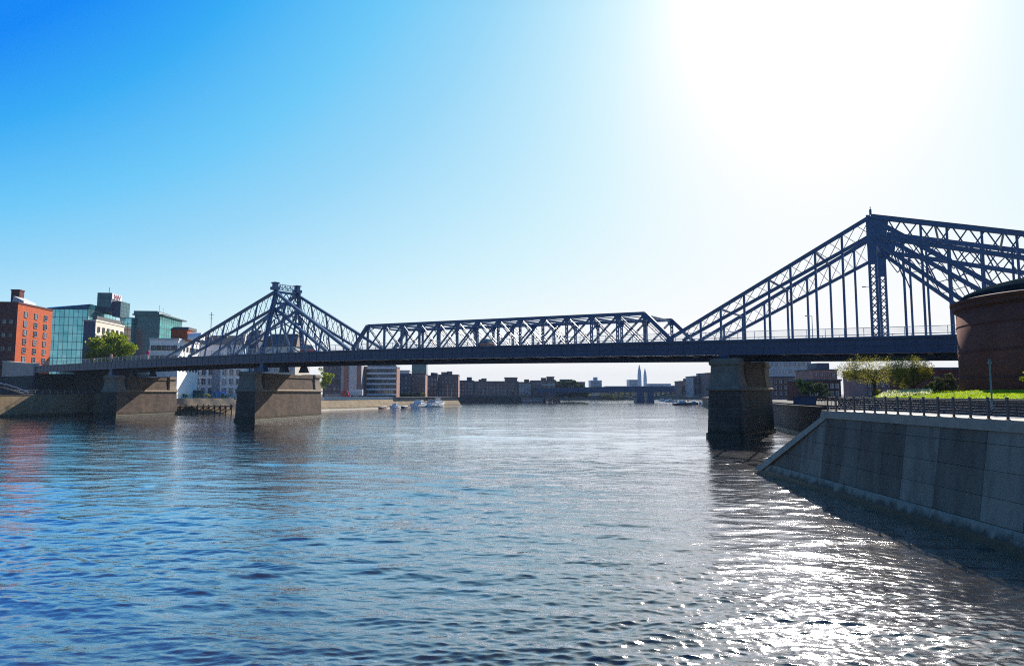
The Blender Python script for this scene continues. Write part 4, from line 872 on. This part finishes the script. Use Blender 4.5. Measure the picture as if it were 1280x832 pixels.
# right bank behind the pier
t, wf, ws, h = bld('pale_tower_block', 955, 1014, 1014, 330, 447, 'pale_grey', 'pale grey gridded block seen under the deck right of the shaded pier', rz=2, depth=20, roof='pale_grey'); windows(t, 'f', -wf+.5, -.5, 10, [1.5+3.4*k for k in range(5)], 1.3, 1.8, 0, 'frame_w')
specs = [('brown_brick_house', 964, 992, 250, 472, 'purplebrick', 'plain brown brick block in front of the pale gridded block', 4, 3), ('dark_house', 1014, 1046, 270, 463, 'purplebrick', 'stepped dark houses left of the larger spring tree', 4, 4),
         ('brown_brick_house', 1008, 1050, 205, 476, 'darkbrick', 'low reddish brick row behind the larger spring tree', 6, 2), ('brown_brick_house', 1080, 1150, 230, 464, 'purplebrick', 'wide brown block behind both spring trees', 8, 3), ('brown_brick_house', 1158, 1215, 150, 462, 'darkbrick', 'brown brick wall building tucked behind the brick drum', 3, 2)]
for nm, a, b, Y, yt, mt, lab, nx, nz in specs:
    t, wf, ws, h = bld(nm, a, b, b, Y, yt, mt, lab, rz=2, depth=14, roof='slate', parapet=.5); windows(t, 'f', -wf+.4, -.4, nx, [1.4+(h-1.5)/nz*k for k in range(nz)], 1.2, 1.5, 0, 'frame_d')
    if nm == 'dark_house': mb = MB(); mb.box(-wf*.7, 2, h+.51, -wf*.2, 10, h+3); mb.build('penthouse', 'navy', t)
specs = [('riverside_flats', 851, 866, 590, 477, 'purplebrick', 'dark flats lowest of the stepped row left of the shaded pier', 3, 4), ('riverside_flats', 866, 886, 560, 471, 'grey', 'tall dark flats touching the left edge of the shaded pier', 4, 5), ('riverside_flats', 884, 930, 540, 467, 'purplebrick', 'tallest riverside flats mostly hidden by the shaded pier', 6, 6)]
for nm, a, b, Y, yt, mt, lab, nx, nz in specs:
    t, wf, ws, h = bld(nm, a, b, b, Y, yt, mt, lab, rz=0, depth=24, roof='slate'); windows(t, 'f', -wf+.4, -.4, nx, [1.6+(h-2)/nz*k for k in range(nz)], 1.8, 1.8, 0, 'frame_d')
    mb = MB(); mb.box(-wf*.6, 4, h+.81, -wf*.25, 10, h+3); mb.build('penthouse', mt, t)

# ------------------------------------------------------------------ left bank walls
def wall_run(name, pts, z0, z1, th, mat, label, cat, cop=None, side=1, slope=0):
    """wall along a polyline, its river face on the line, thickness away from the river"""
    t = empty(name, (pts[0][0], pts[0][1], 0), 0, label, cat); o = Vector((pts[0][0], pts[0][1], 0))
    ps = [Vector((x, y, 0))-o for x, y in pts]; ns = []
    for i in range(len(ps)):
        d = (ps[min(i+1, len(ps)-1)]-ps[max(i-1, 0)]).normalized(); ns.append(Vector((-d.y, d.x, 0))*side)
    def run(f0, f1, za, zb, nm, m, sl=0):
        mb = MB(); mb.loft([[p+n*(f0-sl)+Vector((0, 0, za)), p+n*f1+Vector((0, 0, za)), p+n*f1+Vector((0, 0, zb)), p+n*f0+Vector((0, 0, zb))] for p, n in zip(ps, ns)]); mb.build(nm, m, t)
    run(-.6, th, z0, z1, 'wall_face', mat, slope)
    if cop: run(-.75, th+.1, z1+.002, z1+cop[0], 'coping', cop[1])
    run(-.85-slope*.8, -.6-.002, z0, .5, 'tide_band', 'weed', slope*.2); return t
wall_run('quay_wall', [(-190, 120), (-178, 200), (-163, 270), (-152, 276)], -1, 7.6, 1.5, 'quay', 'tan stone quay wall running under the left end of the bridge', 'quay wall', (.35, 'stone_light'))
wall_run('river_wall', [(-117, 293), (-95, 349), (-70, 403)], -1, 4.9, 1.2, 'quay', 'tan river wall with pale capping right of the middle pier', 'river wall', (1.35, 'coping'), slope=4.5)
wall_run('river_wall', [(-70, 403), (-52, 438), (-37, 467), (-40, 478)], -1, 4.0, 1.2, 'quay', 'lower tan river wall behind the moored white boats', 'river wall', (.8, 'stone_light'), slope=3.5)
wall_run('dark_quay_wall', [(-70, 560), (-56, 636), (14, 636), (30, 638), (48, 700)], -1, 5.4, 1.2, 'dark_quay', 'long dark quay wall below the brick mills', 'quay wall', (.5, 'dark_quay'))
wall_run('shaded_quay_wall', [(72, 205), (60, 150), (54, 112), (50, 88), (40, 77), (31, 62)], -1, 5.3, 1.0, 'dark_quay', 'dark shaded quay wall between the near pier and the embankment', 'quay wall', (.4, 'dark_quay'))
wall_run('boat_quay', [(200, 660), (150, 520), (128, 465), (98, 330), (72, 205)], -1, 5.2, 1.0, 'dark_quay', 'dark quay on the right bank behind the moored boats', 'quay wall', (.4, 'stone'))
# beach between the two left piers, and the landing stage
v = []; f = []
a0 = [(-152, 277), (-133, 283), (-117, 293)]; nx = 24
for i in range(nx+1):
    u = i/nx*2; k = min(1, int(u)); w_ = u-k; x = a0[k][0]+(a0[k+1][0]-a0[k][0])*w_; y = a0[k][1]+(a0[k+1][1]-a0[k][1])*w_
    for j in range(9):
        q = j/8; v.append((x+(1.2-q)*3.5, y-(1.2-q)*9+2, -.6+6.75*q**1.1+.15*math.sin(i*1.7+j)))
for i in range(nx):
    for j in range(8): f.append((i*9+j, (i+1)*9+j, (i+1)*9+j+1, i*9+j+1))
mb = MB(); mb.add(v, f); structure(mb.build('beach', 'sand', smooth=True))
t = empty('timber_landing', (-126, 279, 0), R(28), 'weathered timber landing stage on piles between the two left piers', 'jetty')
mb = MB(); mb.box(-9, -2.2, 3.0, 13, 2.2, 3.25)
for k in range(3): mb.box(-9, -2.1+k*1.95, 2.7, 13, -1.8+k*1.95, 2.998)
mb.build('deck', 'wood', t); me = None
for i in range(11):
    for y in (-2, 1.9):
        if me is None: mb = MB(); mb.tube([(0, 0, -1.5), (0, 0, 3.6)], .24, 8); o = mb.build('pile', 'bark', t); me = o.data
        else: o = link('pile', me, t)
        o.location = (-8.7+i*2.1, y, random.uniform(-.5, .3))
# approach to the bridge at the far left
t = empty('approach_wall', (*bw(290, 0), 0), bridge.rotation_euler.z, 'pale approach wall of the bridge ramp at the left edge', 'retaining wall')
mb = MB(); mb.loft([[(s-290, .6, 15.5), (s-290, -1.5, 15.5), (s-290, -1.5, z), (s-290, .6, z)] for s, z in ((289, 20.2), (300, 20.7), (320, 22), (345, 23.6), (380, 25.6))]); mb.build('parapet_wall', 'approach', t)
mb = MB(); mb.loft([[(s-290, .95, 0), (s-290, -1.5, 0), (s-290, -1.5, 15.498), (s-290, .95, 15.498)] for s in (288.5, 380)]); mb.build('lower_wall', 'dark_quay', t)
mb = MB(); mb.loft([[(s-290, .8, z+.002), (s-290, -1.7, z+.002), (s-290, -1.7, z+.5), (s-290, .8, z+.5)] for s, z in ((289, 20.2), (300, 20.7), (320, 22), (345, 23.6), (380, 25.6))]); mb.build('coping', 'coping', t)
mb = MB(); mb.box(-1.2, -16, 0, 3, .3, 16.4); mb.build('abutment', 'dark_quay', t)
mb = MB(); mb.box(-52, -15.5, 5, -1.21, -13.5, 16.3); mb.build('wing_wall', 'dark_quay', t)
mb = MB(); mb.loft([[(*bw(s, 1.6), z), (*bw(s, 15), z), (*bw(s, 15), z-1), (*bw(s, 1.6), z-1)] for s, z in ((288.2, 19.5), (300, 19.6), (345, 22), (380, 23))]); structure(mb.build('road', 'asphalt'))
def line_rail(name, pts, z, h, gap, mat, label, w=.07, rails=(1.0, .5), fill=None):
    t = empty(name, (pts[0][0], pts[0][1], z), 0, label, 'railing'); o = Vector((pts[0][0], pts[0][1], 0)); ps = [Vector((x, y, 0))-o for x, y in pts]; me = None
    for a, b in zip(ps[:-1], ps[1:]):
        n = max(1, int((b-a).length/gap))
        for i in range(n):
            if me is None: mb = MB(); mb.box(-w/2, -w/2, 0, w/2, w/2, h); q = mb.build('post', mat, t); me = q.data
            else: q = link('post', me, t)
            q.location = a.lerp(b, i/n)
    mb = MB()
    for a, b in zip(ps[:-1], ps[1:]):
        for r in rails: mb.bar(a+Vector((0, 0, h*r)), b+Vector((0, 0, h*r)), w)
    mb.build('rail', mat, t); return t
line_rail('quay_railing', [(-178.6, 200), (-163.6, 270)], 7.95, 1.3, 3.0, 'rail_lt', 'thin grey railing along the left quay wall')
line_rail('green_fence', [(-150, 288), (-120, 303), (-100, 352)], 6.05, 2.0, 1.6, 'fence_green', 'green metal fence along the bank behind the timber landing', .08, (1, .75, .5, .25))
line_rail('dark_fence', [(-96, 352), (-71.5, 404)], 6.2, 2.6, 1.5, 'rail', 'dark metal fence on the river wall right of the middle pier', .08, (1, .66, .33))
line_rail('bank_railing', [(50.8, 90), (55, 112), (61, 148)], 5.75, 1.2, 2.0, 'rail', 'dark railing on the shaded quay right of the near pier')
t = empty('curved_handrail', (-168, 228, 7.9), 0, 'pale curved handrail arching over the left quay steps', 'handrail')
mb = MB(); arc = [(-6+13*q, 1.5+1.5*q, 3.9*math.cos(q*1.45)) for q in [i/12 for i in range(13)]]; mb.tube([(x, y, z+.1) for x, y, z in arc], .16, 8); mb.build('handrail', 'rail_lt', t)
mb = MB(); mb.tube([(x, y, max(.05, z-1)) for x, y, z in arc], .07, 6)
for x, y, z in arc[1:-1:2]: mb.tube([(x, y, 0), (x, y, z+.1)], .06, 6)
mb.build('balusters', 'rail', t)
mb = MB(); mb.loft([[(x, y-.6, -.2), (x, y+1.2, -.2), (x, y+1.2, max(-.1, z-1.1)), (x, y-.6, max(-.1, z-1.1))] for x, y, z in arc]); mb.build('steps', 'dark_quay', t)

# trees and plants on the left bank
broadleaf('round_tree', (X_at(139, 285), 285, 6), 9.6, 7.6, 19.6, 46, 150, .55, 'leaf_green', 'big round bright green tree in front of the cream offices', 'tree', None, 31, .6)
broadleaf('bank_tree', (X_at(405, 372), 372, 6), 5.2, 6.2, 10.2, 20, 110, .34, 'leaf_green', 'bright green tree just behind the right end of the middle pier', 'tree', None, 32, .3)
for k, (px, Y) in enumerate(((233, 300), (262, 312), (281, 308))):
    broadleaf('bank_bush', (X_at(px, Y), Y, 6), 1.5, 1.0, 1.0, 9, 60, .22, ('leaf_dark', 'leaf_spring', 'leaf_dark')[k], ('dark bush at the left end of the green fence', 'yellow green bush in the middle of the green fence', 'dark bush beside the blue van')[k], 'bush', 'bushes along the green fence', 40+k, .06)
broadleaf('bank_bush', (-136.5, 279.5, .4), 3.0, 2.0, 2.0, 14, 90, .28, 'leaf_dark', 'large dark bush at the waterline right of the left pier', 'bush', None, 47, .1)
for k, px in enumerate((499, 506, 514, 522, 529)):
    broadleaf('quay_shrub', (X_at(px, 468), 468, 6), 2.0, 1.5, 1.5, 9, 60, .3, ('leaf_dark', 'leaf_green', 'leaf_spring', 'leaf_dark', 'leaf_green')[k], ('dark green shrub nearest the white banded offices', 'mid green shrub second from the banded offices', 'yellowish shrub in the middle of the quay row', 'dark green shrub fourth from the banded offices', 'mid green shrub nearest the dark warehouses')[k], 'shrub', 'shrubs along the quay behind the boats', 50+k, .08)
far = [(694, 690, 12, 'leaf_far', 'tall dark bluish tree beside the last brick mill'), (703, 700, 12, 'leaf_dark', 'broad dark tree second in the row after the mills'), (713, 690, 13, 'leaf_far', 'highest dark tree in the row at the left end of the far bridge'), (723, 700, 11, 'leaf_dark', 'dark tree right of the highest one at the far bridge'), (731, 690, 7, 'leaf_far', 'lower tree at the waterline under the far bridge')]
for k, (px, Y, r, m, lab) in enumerate(far):
    broadleaf('riverside_tree', (X_at(px, Y), Y, 4), r*.62, r*.7, r*.72, 34, 170, .9, m, lab, 'tree', 'dark trees at the left end of the far bridge', 60+k, .4)
cs = []; g = np.random.default_rng(77)
for i in range(150):
    px = g.uniform(690, 900); Y = g.uniform(900, 1060) if px < 800 else g.uniform(1010, 1100); cs.append((X_at(px, Y), Y, 4+g.uniform(0, 9)))
v = leaf_cloud(cs, [7]*len(cs), 90, 1.3, .7, 5); o = np_mesh('far_wood', v, np.arange(len(v)).reshape(-1, 4), 4, 'leaf_far'); o['kind'] = 'stuff'
for k, (px, Y, r) in enumerate(((1005, 190, 3.2), (1025, 185, 2.6), (1178, 130, 2.8), (1171, 112, 2.0))):
    broadleaf('olive_tree', (X_at(px, Y), Y, 6), r, r*.8, r*1.25, 16, 90, .25, ('leaf_dark', 'leaf_far', 'leaf_far', 'leaf_spring')[k], ('dark olive tree below the pale gridded block', 'grey green tree below the dark stepped houses', 'grey green tree between the smaller spring tree and brick drum', 'yellowish tree closest to the left edge of the brick drum')[k], 'tree', 'background trees on the right bank', 80+k, .12)

# ------------------------------------------------------------------ far arch bridge
t = empty('arch_bridge', (30, 640, 0), 0, 'distant dark arched river bridge under the low truss span', 'bridge')
mb = MB(); mb.loft([[(x, 0, 9.6), (x, 12, 9.6), (x, 12, z), (x, 0, z)] for x, z in ((-8, 12.2), (40, 13.2), (92, 14.2), (140, 13.4), (180, 12.6))]); mb.build('deck', 'farsteel', t)
mb = MB(); mb.loft([[(x, -.3, z), (x, 0, z), (x, 0, z+.9), (x, -.3, z+.9)] for x, z in ((-8, 12.2), (40, 13.2), (92, 14.2), (140, 13.4), (180, 12.6))]); mb.build('parapet', 'farsteel', t)
for x0, x1 in ((-8, 85), (99.5, 180)):                 # segmental arch ribs
    mb = MB(); n = 18; rings = []
    for i in range(n+1):
        q = i/n; x = x0+(x1-x0)*q; z = 4.2+5.0*(1-(2*q-1)**2); rings.append([(x, 1, z), (x, 11, z), (x, 11, z+.9), (x, 1, z+.9)])
    mb.loft(rings)
    for i in range(1, n): x = x0+(x1-x0)*i/n; z = 4.2+5.0*(1-(2*i/n-1)**2); mb.box(x-.2, 1.2, z+.8, x+.2, 10.8, 9.65)
    mb.build('arch_span', 'farsteel', t)
for x0, x1 in ((85, 91.5), (95.2, 100.4)):
    mb = MB(); mb.loft([[(x0-.6, -2, -1), (x1+.6, -2, -1), (x1+.6, 14, -1), (x0-.6, 14, -1)], [(x0, -1.5, 9.59), (x1, -1.5, 9.59), (x1, 13.5, 9.59), (x0, 13.5, 9.59)]]); mb.build('pier', 'farsteel', t)

# ------------------------------------------------------------------ vehicles, people, lamps, boats
def vehicle(name, loc, rz, paint, label, cat, Lc=4.3, Wc=1.8, H=1.5, kind='car', group=None):
    """body shell with wheel arches, glazed cabin, wheels with rims, lights; x forward, origin on the road"""
    t = empty(name, loc, rz, label, cat, group); h = Wc/2
    if kind == 'car': side = [(-Lc/2, .35), (-Lc/2+.02, .85), (-Lc/2+.3, .95), (Lc/2-1.2, .93), (Lc/2-.12, .75), (Lc/2, .5), (Lc/2-.05, .28), (-Lc/2+.1, .28)]; cab = [(-Lc/2+.35, .94), (-Lc/2+.85, H), (Lc/2-2.0, H), (Lc/2-1.15, .92)]
    else: side = [(-Lc/2, .4), (-Lc/2, H), (Lc/2-1.4, H), (Lc/2-.75, 1.35), (Lc/2-.1, 1.1), (Lc/2, .6), (Lc/2-.05, .32), (-Lc/2+.05, .32)]; cab = [(Lc/2-2.6, 1.25), (Lc/2-2.6, H-.25), (Lc/2-1.5, H-.25), (Lc/2-.85, 1.3)]
    def ext(poly, w0, w1, ztop):
        mb = MB(); n = len(poly); f = lambda z: w0+(w1-w0)*max(0, min(1, (z-.5)/(ztop-.5)))
        return mb.loft([[(x, -f(z), z) for x, z in poly], [(x, f(z), z) for x, z in poly]])
    ext(side, h, h*(.93 if kind == 'car' else .97), H).build('body', paint, t)
    ext(cab, h*.93 if kind == 'car' else h+.015, h*.74 if kind == 'car' else h+.005, H).build('windows', 'pane', t)
    if kind == 'car': mb = MB(); mb.hexa([(-Lc/2+.8, -h*.73, H-.01), (Lc/2-1.95, -h*.73, H-.01), (Lc/2-1.95, h*.73, H-.01), (-Lc/2+.8, h*.73, H-.01), (-Lc/2+.95, -h*.68, H+.05), (Lc/2-2.1, -h*.68, H+.05), (Lc/2-2.1, h*.68, H+.05), (-Lc/2+.95, h*.68, H+.05)]); mb.build('roof', paint, t)
    for x in (-Lc/2+.8, Lc/2-.85):
        for y in (-h+.08, h-.08):
            mb = MB(); mb.loft([[(x+.33*math.cos(a), y+d, .33+.33*math.sin(a)) for a in [q*math.pi/8 for q in range(16)]] for d in (-.11, .11)]); w = mb.build('wheel', 'tyre', t)
            mb = MB(); e = .115 if y > 0 else -.115; mb.loft([[(x+.19*math.cos(a), y+e*k, .33+.19*math.sin(a)) for a in [q*math.pi/8 for q in range(16)]] for k in (.9, 1.08)]); mb.build('rim', 'rail_lt', w)
    for y in (-h*.68, h*.68):
        mb = MB(); mb.box(Lc/2-.14, y-.16, .62, Lc/2+.01, y+.16, .76); mb.build('headlight', 'lamp', t)
        mb = MB(); mb.box(-Lc/2-.015, y-.14, .66, -Lc/2+.06, y+.14, .8); mb.build('tail_light', 'carred', t)
    return t
brz = bridge.rotation_euler.z
def on_deck(s, v): x, y = bw(s, v); return (x, y, zt(s)-.09)
vehicle('parked_car', on_deck(123.5, 3.2), brz, 'carred', 'red car on the bridge deck beside the smaller peaked tower', 'car', 4.4, 1.9, 2.2)
vehicle('parked_car', on_deck(60.5, 3.2), brz, 'carorange', 'orange car on the bridge deck behind the crossed diagonals of the low span', 'car', 4.6, 1.9, 1.9)
vehicle('delivery_van', (X_at(274, 318), 318, 6), R(160), 'vanblue', 'bright blue van on the left bank in front of the white terrace', 'van', 6.2, 2.3, 3.2, 'van')
vehicle('delivery_van', (X_at(240, 322), 322, 6), R(172), 'cardark', 'long dark green lorry on the left bank beside the left pier', 'lorry', 11.5, 2.6, 3.7, 'van')
vehicle('parked_car', (X_at(291, 322), 322, 6), R(12), 'carwhite', 'white car next to the blue van on the left bank', 'car')
vehicle('delivery_van', (X_at(433, 385), 385, 6), R(5), 'carred', 'dull red van parked below the grey warehouse', 'van', 4.8, 2.1, 3.6, 'van')
t = empty('white_trailer', (X_at(446, 384), 384, 6), R(3), 'white box trailer on legs beside the red van', 'trailer')
mb = MB(); mb.box(-3.6, -1.2, 1.2, 3.6, 1.2, 4.4); mb.box(-3.7, -1.25, 4.401, 3.7, 1.25, 4.5); mb.build('box_body', 'signwhite', t)
mb = MB(); mb.box(-3.5, -1.1, .95, 3.5, 1.1, 1.199); mb.build('chassis', 'rail', t)
for x in (-2.4, 2.2):
    for y in (-1, 1): mb = MB(); mb.loft([[(x+.45*math.cos(a), y+d, .45+.45*math.sin(a)) for a in [q*math.pi/8 for q in range(16)]] for d in (-.14, .14)]); mb.build('wheel', 'tyre', t)
def person(loc, rz, coat, legs, label, h=1.75, stride=.12):
    t = empty('person', loc, rz, label, 'person', 'people walking on the bridge'); k = h/1.75
    J = [(0, 0, .93, .13), (0, .0, 1.12, .125), (0, 0, 1.36, .15), (0, 0, 1.49, .06), (0, .01, 1.56, .06), (0, .015, 1.66, .095),
         (.1, 0, .88, .09), (.1, stride, .48, .062), (.1, stride*.6-.03, .07, .045), (.1, stride*.6+.12, .03, .04),
         (-.1, 0, .88, .09), (-.1, -stride*.5, .48, .062), (-.1, -stride*1.6, .09, .045), (-.1, -stride*1.6+.14, .03, .04),
         (.2, 0, 1.4, .065), (.25, -.05, 1.12, .045), (.25, .08, .9, .035), (.25, .12, .8, .035), (-.2, 0, 1.4, .065), (-.25, .05, 1.12, .045), (-.25, .14, .9, .035), (-.25, .17, .8, .035)]
    E_ = [(0, 1), (1, 2), (2, 3), (3, 4), (4, 5), (0, 6), (6, 7), (7, 8), (8, 9), (0, 10), (10, 11), (11, 12), (12, 13), (2, 14), (14, 15), (15, 16), (16, 17), (2, 18), (18, 19), (19, 20), (20, 21)]
    me = bpy.data.meshes.new('body'); me.from_pydata([(x*k, y*k, z*k) for x, y, z, r in J], E_, []); o = link('body', me, t)
    sk = o.modifiers.new('skin', 'SKIN'); sd = o.modifiers.new('sub', 'SUBSURF'); sd.levels = sd.render_levels = 1
    for q, (x, y, z, r) in zip(me.skin_vertices[0].data, J): q.radius = (r*k, r*k); q.use_root = False
    me.skin_vertices[0].data[0].use_root = True; me.materials.append(M['skin'])
    dg = bpy.context.evaluated_depsgraph_get(); m2 = bpy.data.meshes.new_from_object(o.evaluated_get(dg)); o.modifiers.clear(); o.data = m2
    mb = MB(); n = 12
    mb.loft([[(a*k*math.cos(q*2*math.pi/n), b*k*math.sin(q*2*math.pi/n), z*k) for q in range(n)] for z, a, b in ((.72, .21, .19), (.95, .2, .17), (1.15, .19, .16), (1.38, .235, .15), (1.46, .17, .11), (1.5, .08, .08))])
    for sx, p in ((1, [(.21, 0, 1.41), (.26, -.05, 1.12), (.26, .07, .93)]), (-1, [(-.21, 0, 1.41), (-.26, .05, 1.12), (-.26, .13, .93)])): mb.tube([(x*k, y*k, z*k) for x, y, z in p], [.085*k, .07*k, .055*k], 8)
    mb.build('coat', coat, t, True)
    mb = MB()
    for ids in ((6, 7, 8), (10, 11, 12)): mb.tube([(J[i][0]*k, J[i][1]*k, J[i][2]*k) for i in ids], [.115*k, .085*k, .065*k], 8)
    mb.build('trousers', legs, t, True)
    mb = MB(); mb.loft([[(a*k*math.cos(q*2*math.pi/n), (b*math.sin(q*2*math.pi/n)-.0)*k, z*k) for q in range(n)] for z, a, b in ((1.63, .1, .1), (1.7, .112, .115), (1.765, .085, .09), (1.79, .03, .03))]); mb.build('hair', 'hair', t, True)
    return t
person((*bw(228.5, .6), zt(228.5)+.08), brz+R(90), 'coatpink', 'trousers', 'person in pale pink coat and dark trousers on the bridge near the round tree', 2.9)
person((*bw(203.5, .6), zt(203.5)+.08), brz+R(-90), 'coatmag', 'trousers_lt', 'person in a bright magenta coat walking on the bridge nearest the left truss arm', 3.3, .09)
def street_lamp(s, v, h, label):
    t = empty('street_lamp', (*bw(s, v), zt(s)+.08 if v < 2.2 or v > 12.7 else zt(s)-.1), brz, label, 'street lamp', 'street lamps on the bridge')
    mb = MB(); mb.tube([(0, 0, 0), (0, 0, .8)], .12, 8); mb.tube([(0, 0, .8), (0, 0, h)], [.09, .055], 8); mb.bar((0, 0, h), (.9, 0, h+.12), .07); mb.build('pole', 'rail_lt', t)
    mb = MB(); mb.box(.6, -.12, h+.02, 1.25, .12, h+.2); mb.build('lantern', 'rail_lt', t)
street_lamp(-20.7, 13.6, 10.2, 'tall thin street lamp on the bridge just left of the bigger tower')
street_lamp(-10.5, 13.6, 5.2, 'short street lamp on the bridge below the rising truss arm')
street_lamp(268, 1.0, 3.4, 'short street lamp at the left end of the bridge below the brick block')
def boat(loc, rz, L_, label, hull='boatwhite', cabin=True, canopy=False, mast=0, cat='boat', group='boats moored along the left bank'):
    t = empty('moored_boat', loc, rz, label, cat, group); b = L_*.15; h = .09*L_+.35
    mb = MB(); rings = []
    for q in range(9):
        u = q/8; x = -L_/2+L_*u; w = b*(1-max(0, (u-.45)/.55)**2.2)*(.9+.1*min(1, u*5)); w = max(w, .03); zt_ = h*(1+.35*u*u)
        rings.append([(x, -w*.62, -.3), (x, w*.62, -.3), (x, w*.95, h*.45), (x, w, zt_), (x, -w, zt_), (x, -w*.95, h*.45)])
    mb.loft(rings).build('hull', hull, t)
    mb = MB(); rings = []
    for q in range(9):
        u = q/8; x = -L_/2+L_*u; w = b*(1-max(0, (u-.45)/.55)**2.2)*1.02; zt_ = h*(1+.35*u*u); rings.append([(x, -w-.03, zt_-.12), (x, w+.03, zt_-.12), (x, w+.03, zt_+.03), (x, -w-.03, zt_+.03)])
    mb.loft(rings).build('gunwale', 'frame_w' if hull != 'boatwhite' else 'canvas', t)
    if cabin:
        mb = MB(); c = h*1.05; k = .16*L_**.75+.35
        mb.hexa([(-L_*.25, -b*.75, c), (L_*.2, -b*.6, c), (L_*.2, b*.6, c), (-L_*.25, b*.75, c), (-L_*.22, -b*.65, c+k), (L_*.06, -b*.55, c+k), (L_*.06, b*.55, c+k), (-L_*.22, b*.65, c+k)]); cb = mb.build('cabin', 'boatwhite', t)
        mb = MB(); mb.hexa([(-L_*.2, -b*.74, c+k*.4), (L_*.15, -b*.63, c+k*.4), (L_*.15, b*.63, c+k*.4), (-L_*.2, b*.74, c+k*.4), (-L_*.19, -b*.69, c+k*.8), (L_*.1, -b*.6, c+k*.8), (L_*.1, b*.6, c+k*.8), (-L_*.19, b*.69, c+k*.8)]); mb.build('window_band', 'pane', cb)
        if canopy: mb = MB(); mb.loft([[(-L_*.3, -b*.8, c+k+.1+z), (L_*.1, -b*.65, c+k+.1+z), (L_*.1, b*.65, c+k+.1+z), (-L_*.3, b*.8, c+k+.1+z)] for z in (0, .7)]); mb.tube([(-L_*.28, -b*.7, c), (-L_*.28, -b*.7, c+k+.1)], .05, 6); mb.build('canopy', 'canvas', t)
    if mast: mb = MB(); mb.tube([(0, 0, h), (0, 0, h+mast)], [.17, .1], 6); mb.bar((0, 0, h+1.6), (-L_*.35, 0, h+1.7), .22); mb.build('mast', 'frame_w', t)
    return t
def W2(px, py):                                          # a point of the water surface below an image column/row
    d = EYE*F/(py-492.0); return (X_at(px, d), d, 0)
boat(W2(496, 509.6), R(74), 11, 'small white cabin boat leftmost of the moored boats', canopy=False)
boat(W2(507, 509.6), R(80), 8, 'small dark open boat between two white ones', 'boatdark', False)
boat(W2(480, 510.3), R(70), 7.5, 'faded red open boat against the tan river wall', 'boatred', False)
boat(W2(526, 508.6), R(77), 20, 'long white cabin boat in the middle of the moored row')
boat(W2(545, 507.9), R(72), 26, 'largest white yacht with a navy canopy at the right of the row', canopy=True)
boat(W2(560, 507.0), R(70), 14, 'white sailing boat with a bare tall mast', mast=13, cabin=True)
boat(W2(565, 506.6), R(66), 11, 'dark sailing boat with a shorter pale mast nearest the river bend', 'boatdark', mast=11, cabin=False)
rb = [(852, 506.0, 14, 'boatdark', 'long dark barge on the right bank left of the shaded pier', 12), (866, 505.2, 9, 'boatred', 'reddish boat right of the long dark barge', 30), (874, 505.6, 8, 'boatwhite', 'white boat almost touching the shaded pier', 75), (838, 502.2, 12, 'boatwhite', 'white boat directly right of the far bridge pier', 8), (828, 501.2, 10, 'boatwhite', 'small white boat beneath the right arch of the far bridge', 20), (846, 502.6, 10, 'boatwhite', 'white boat above the long dark barge', 60), (859, 503.4, 10, 'boatdark', 'dark boat behind the long dark barge', 80)]
for px, py, l, hl, lab, rz in rb: boat(W2(px, py), R(rz), l, lab, hl, True, group='boats moored along the right bank')
vehicle_box = empty('dark_container', (X_at(1004, 120), 120, 6), R(-8), 'dark steel container on the quay behind the embankment railing', 'container')
mb = MB(); mb.box(-1.6, -1.1, .1, 1.6, 1.1, 1.5); mb.build('body', 'navy', vehicle_box); mb = MB(); mb.box(-1.7, -1.2, 1.501, 1.7, 1.2, 1.6); mb.build('lid', 'navy', vehicle_box)
def rock(loc, r, label, seed):
    bm = bmesh.new(); bmesh.ops.create_icosphere(bm, subdivisions=3, radius=r); g = random.Random(seed); d = [Vector((g.gauss(0, 1), g.gauss(0, 1), g.gauss(0, 1))).normalized() for _ in range(9)]; c = [g.uniform(.55, .95) for _ in d]
    for v in bm.verts:
        for q, k in zip(d, c):
            e = v.co.dot(q)-r*k
            if e > 0: v.co -= q*e*.9
        v.co.z *= .65
    me = bpy.data.meshes.new('rock'); bm.to_mesh(me); bm.free(); me.materials.append(M['rock']); o = link('boulder', me); o.location = loc; tag(o, label, 'rock', 'boulders at the end of the embankment')
for k, (x, y, r, lab) in enumerate(((28.6, 71, 1.0, 'largest boulder tight against the raking end of the embankment'), (31.5, 76, 1.3, 'pale boulder in the gap between embankment and shaded quay'), (30.4, 73.6, .8, 'small boulder behind the raking end of the embankment'), (35.5, 82, 1.0, 'boulder nearest the near pier at the foot of the shaded quay'))): rock((x, y, .25), r, lab, k)
mb = MB(); mb.loft([[(27.5, y, -1), (40, y+(12 if y > 60 else 6), -1), (40, y+(12 if y > 60 else 6), z), (27.5, y, z)] for y, z in ((56, 5.6), (62, 3), (68, .4), (71, -.6))]); structure(mb.build('bank_slope', 'rock'))

# ------------------------------------------------------------------ air
m, nt, b = new_mat('haze'); nt.nodes.remove(b); vol = N(nt, 'ShaderNodeVolumePrincipled', Density=.00009, Anisotropy=-.2); vol.inputs['Color'].default_value = (.6, .78, 1, 1)
L(nt, vol.outputs[0], nt.nodes['Material Output'].inputs['Volume']); M['haze'] = m
mb = MB(); mb.box(-3050, -3050, -2.5, 3050, 3050, 92); hz = mb.build('haze', 'haze'); hz['kind'] = 'stuff'
S.cycles.use_denoising = False; S.cycles.filter_width = 1.1; S.cycles.max_bounces = 8; S.cycles.volume_bounces = 0; S.cycles.sample_clamp_indirect = 3; S.cycles.caustics_reflective = False; S.cycles.caustics_refractive = False; S.cycles.use_adaptive_sampling = False
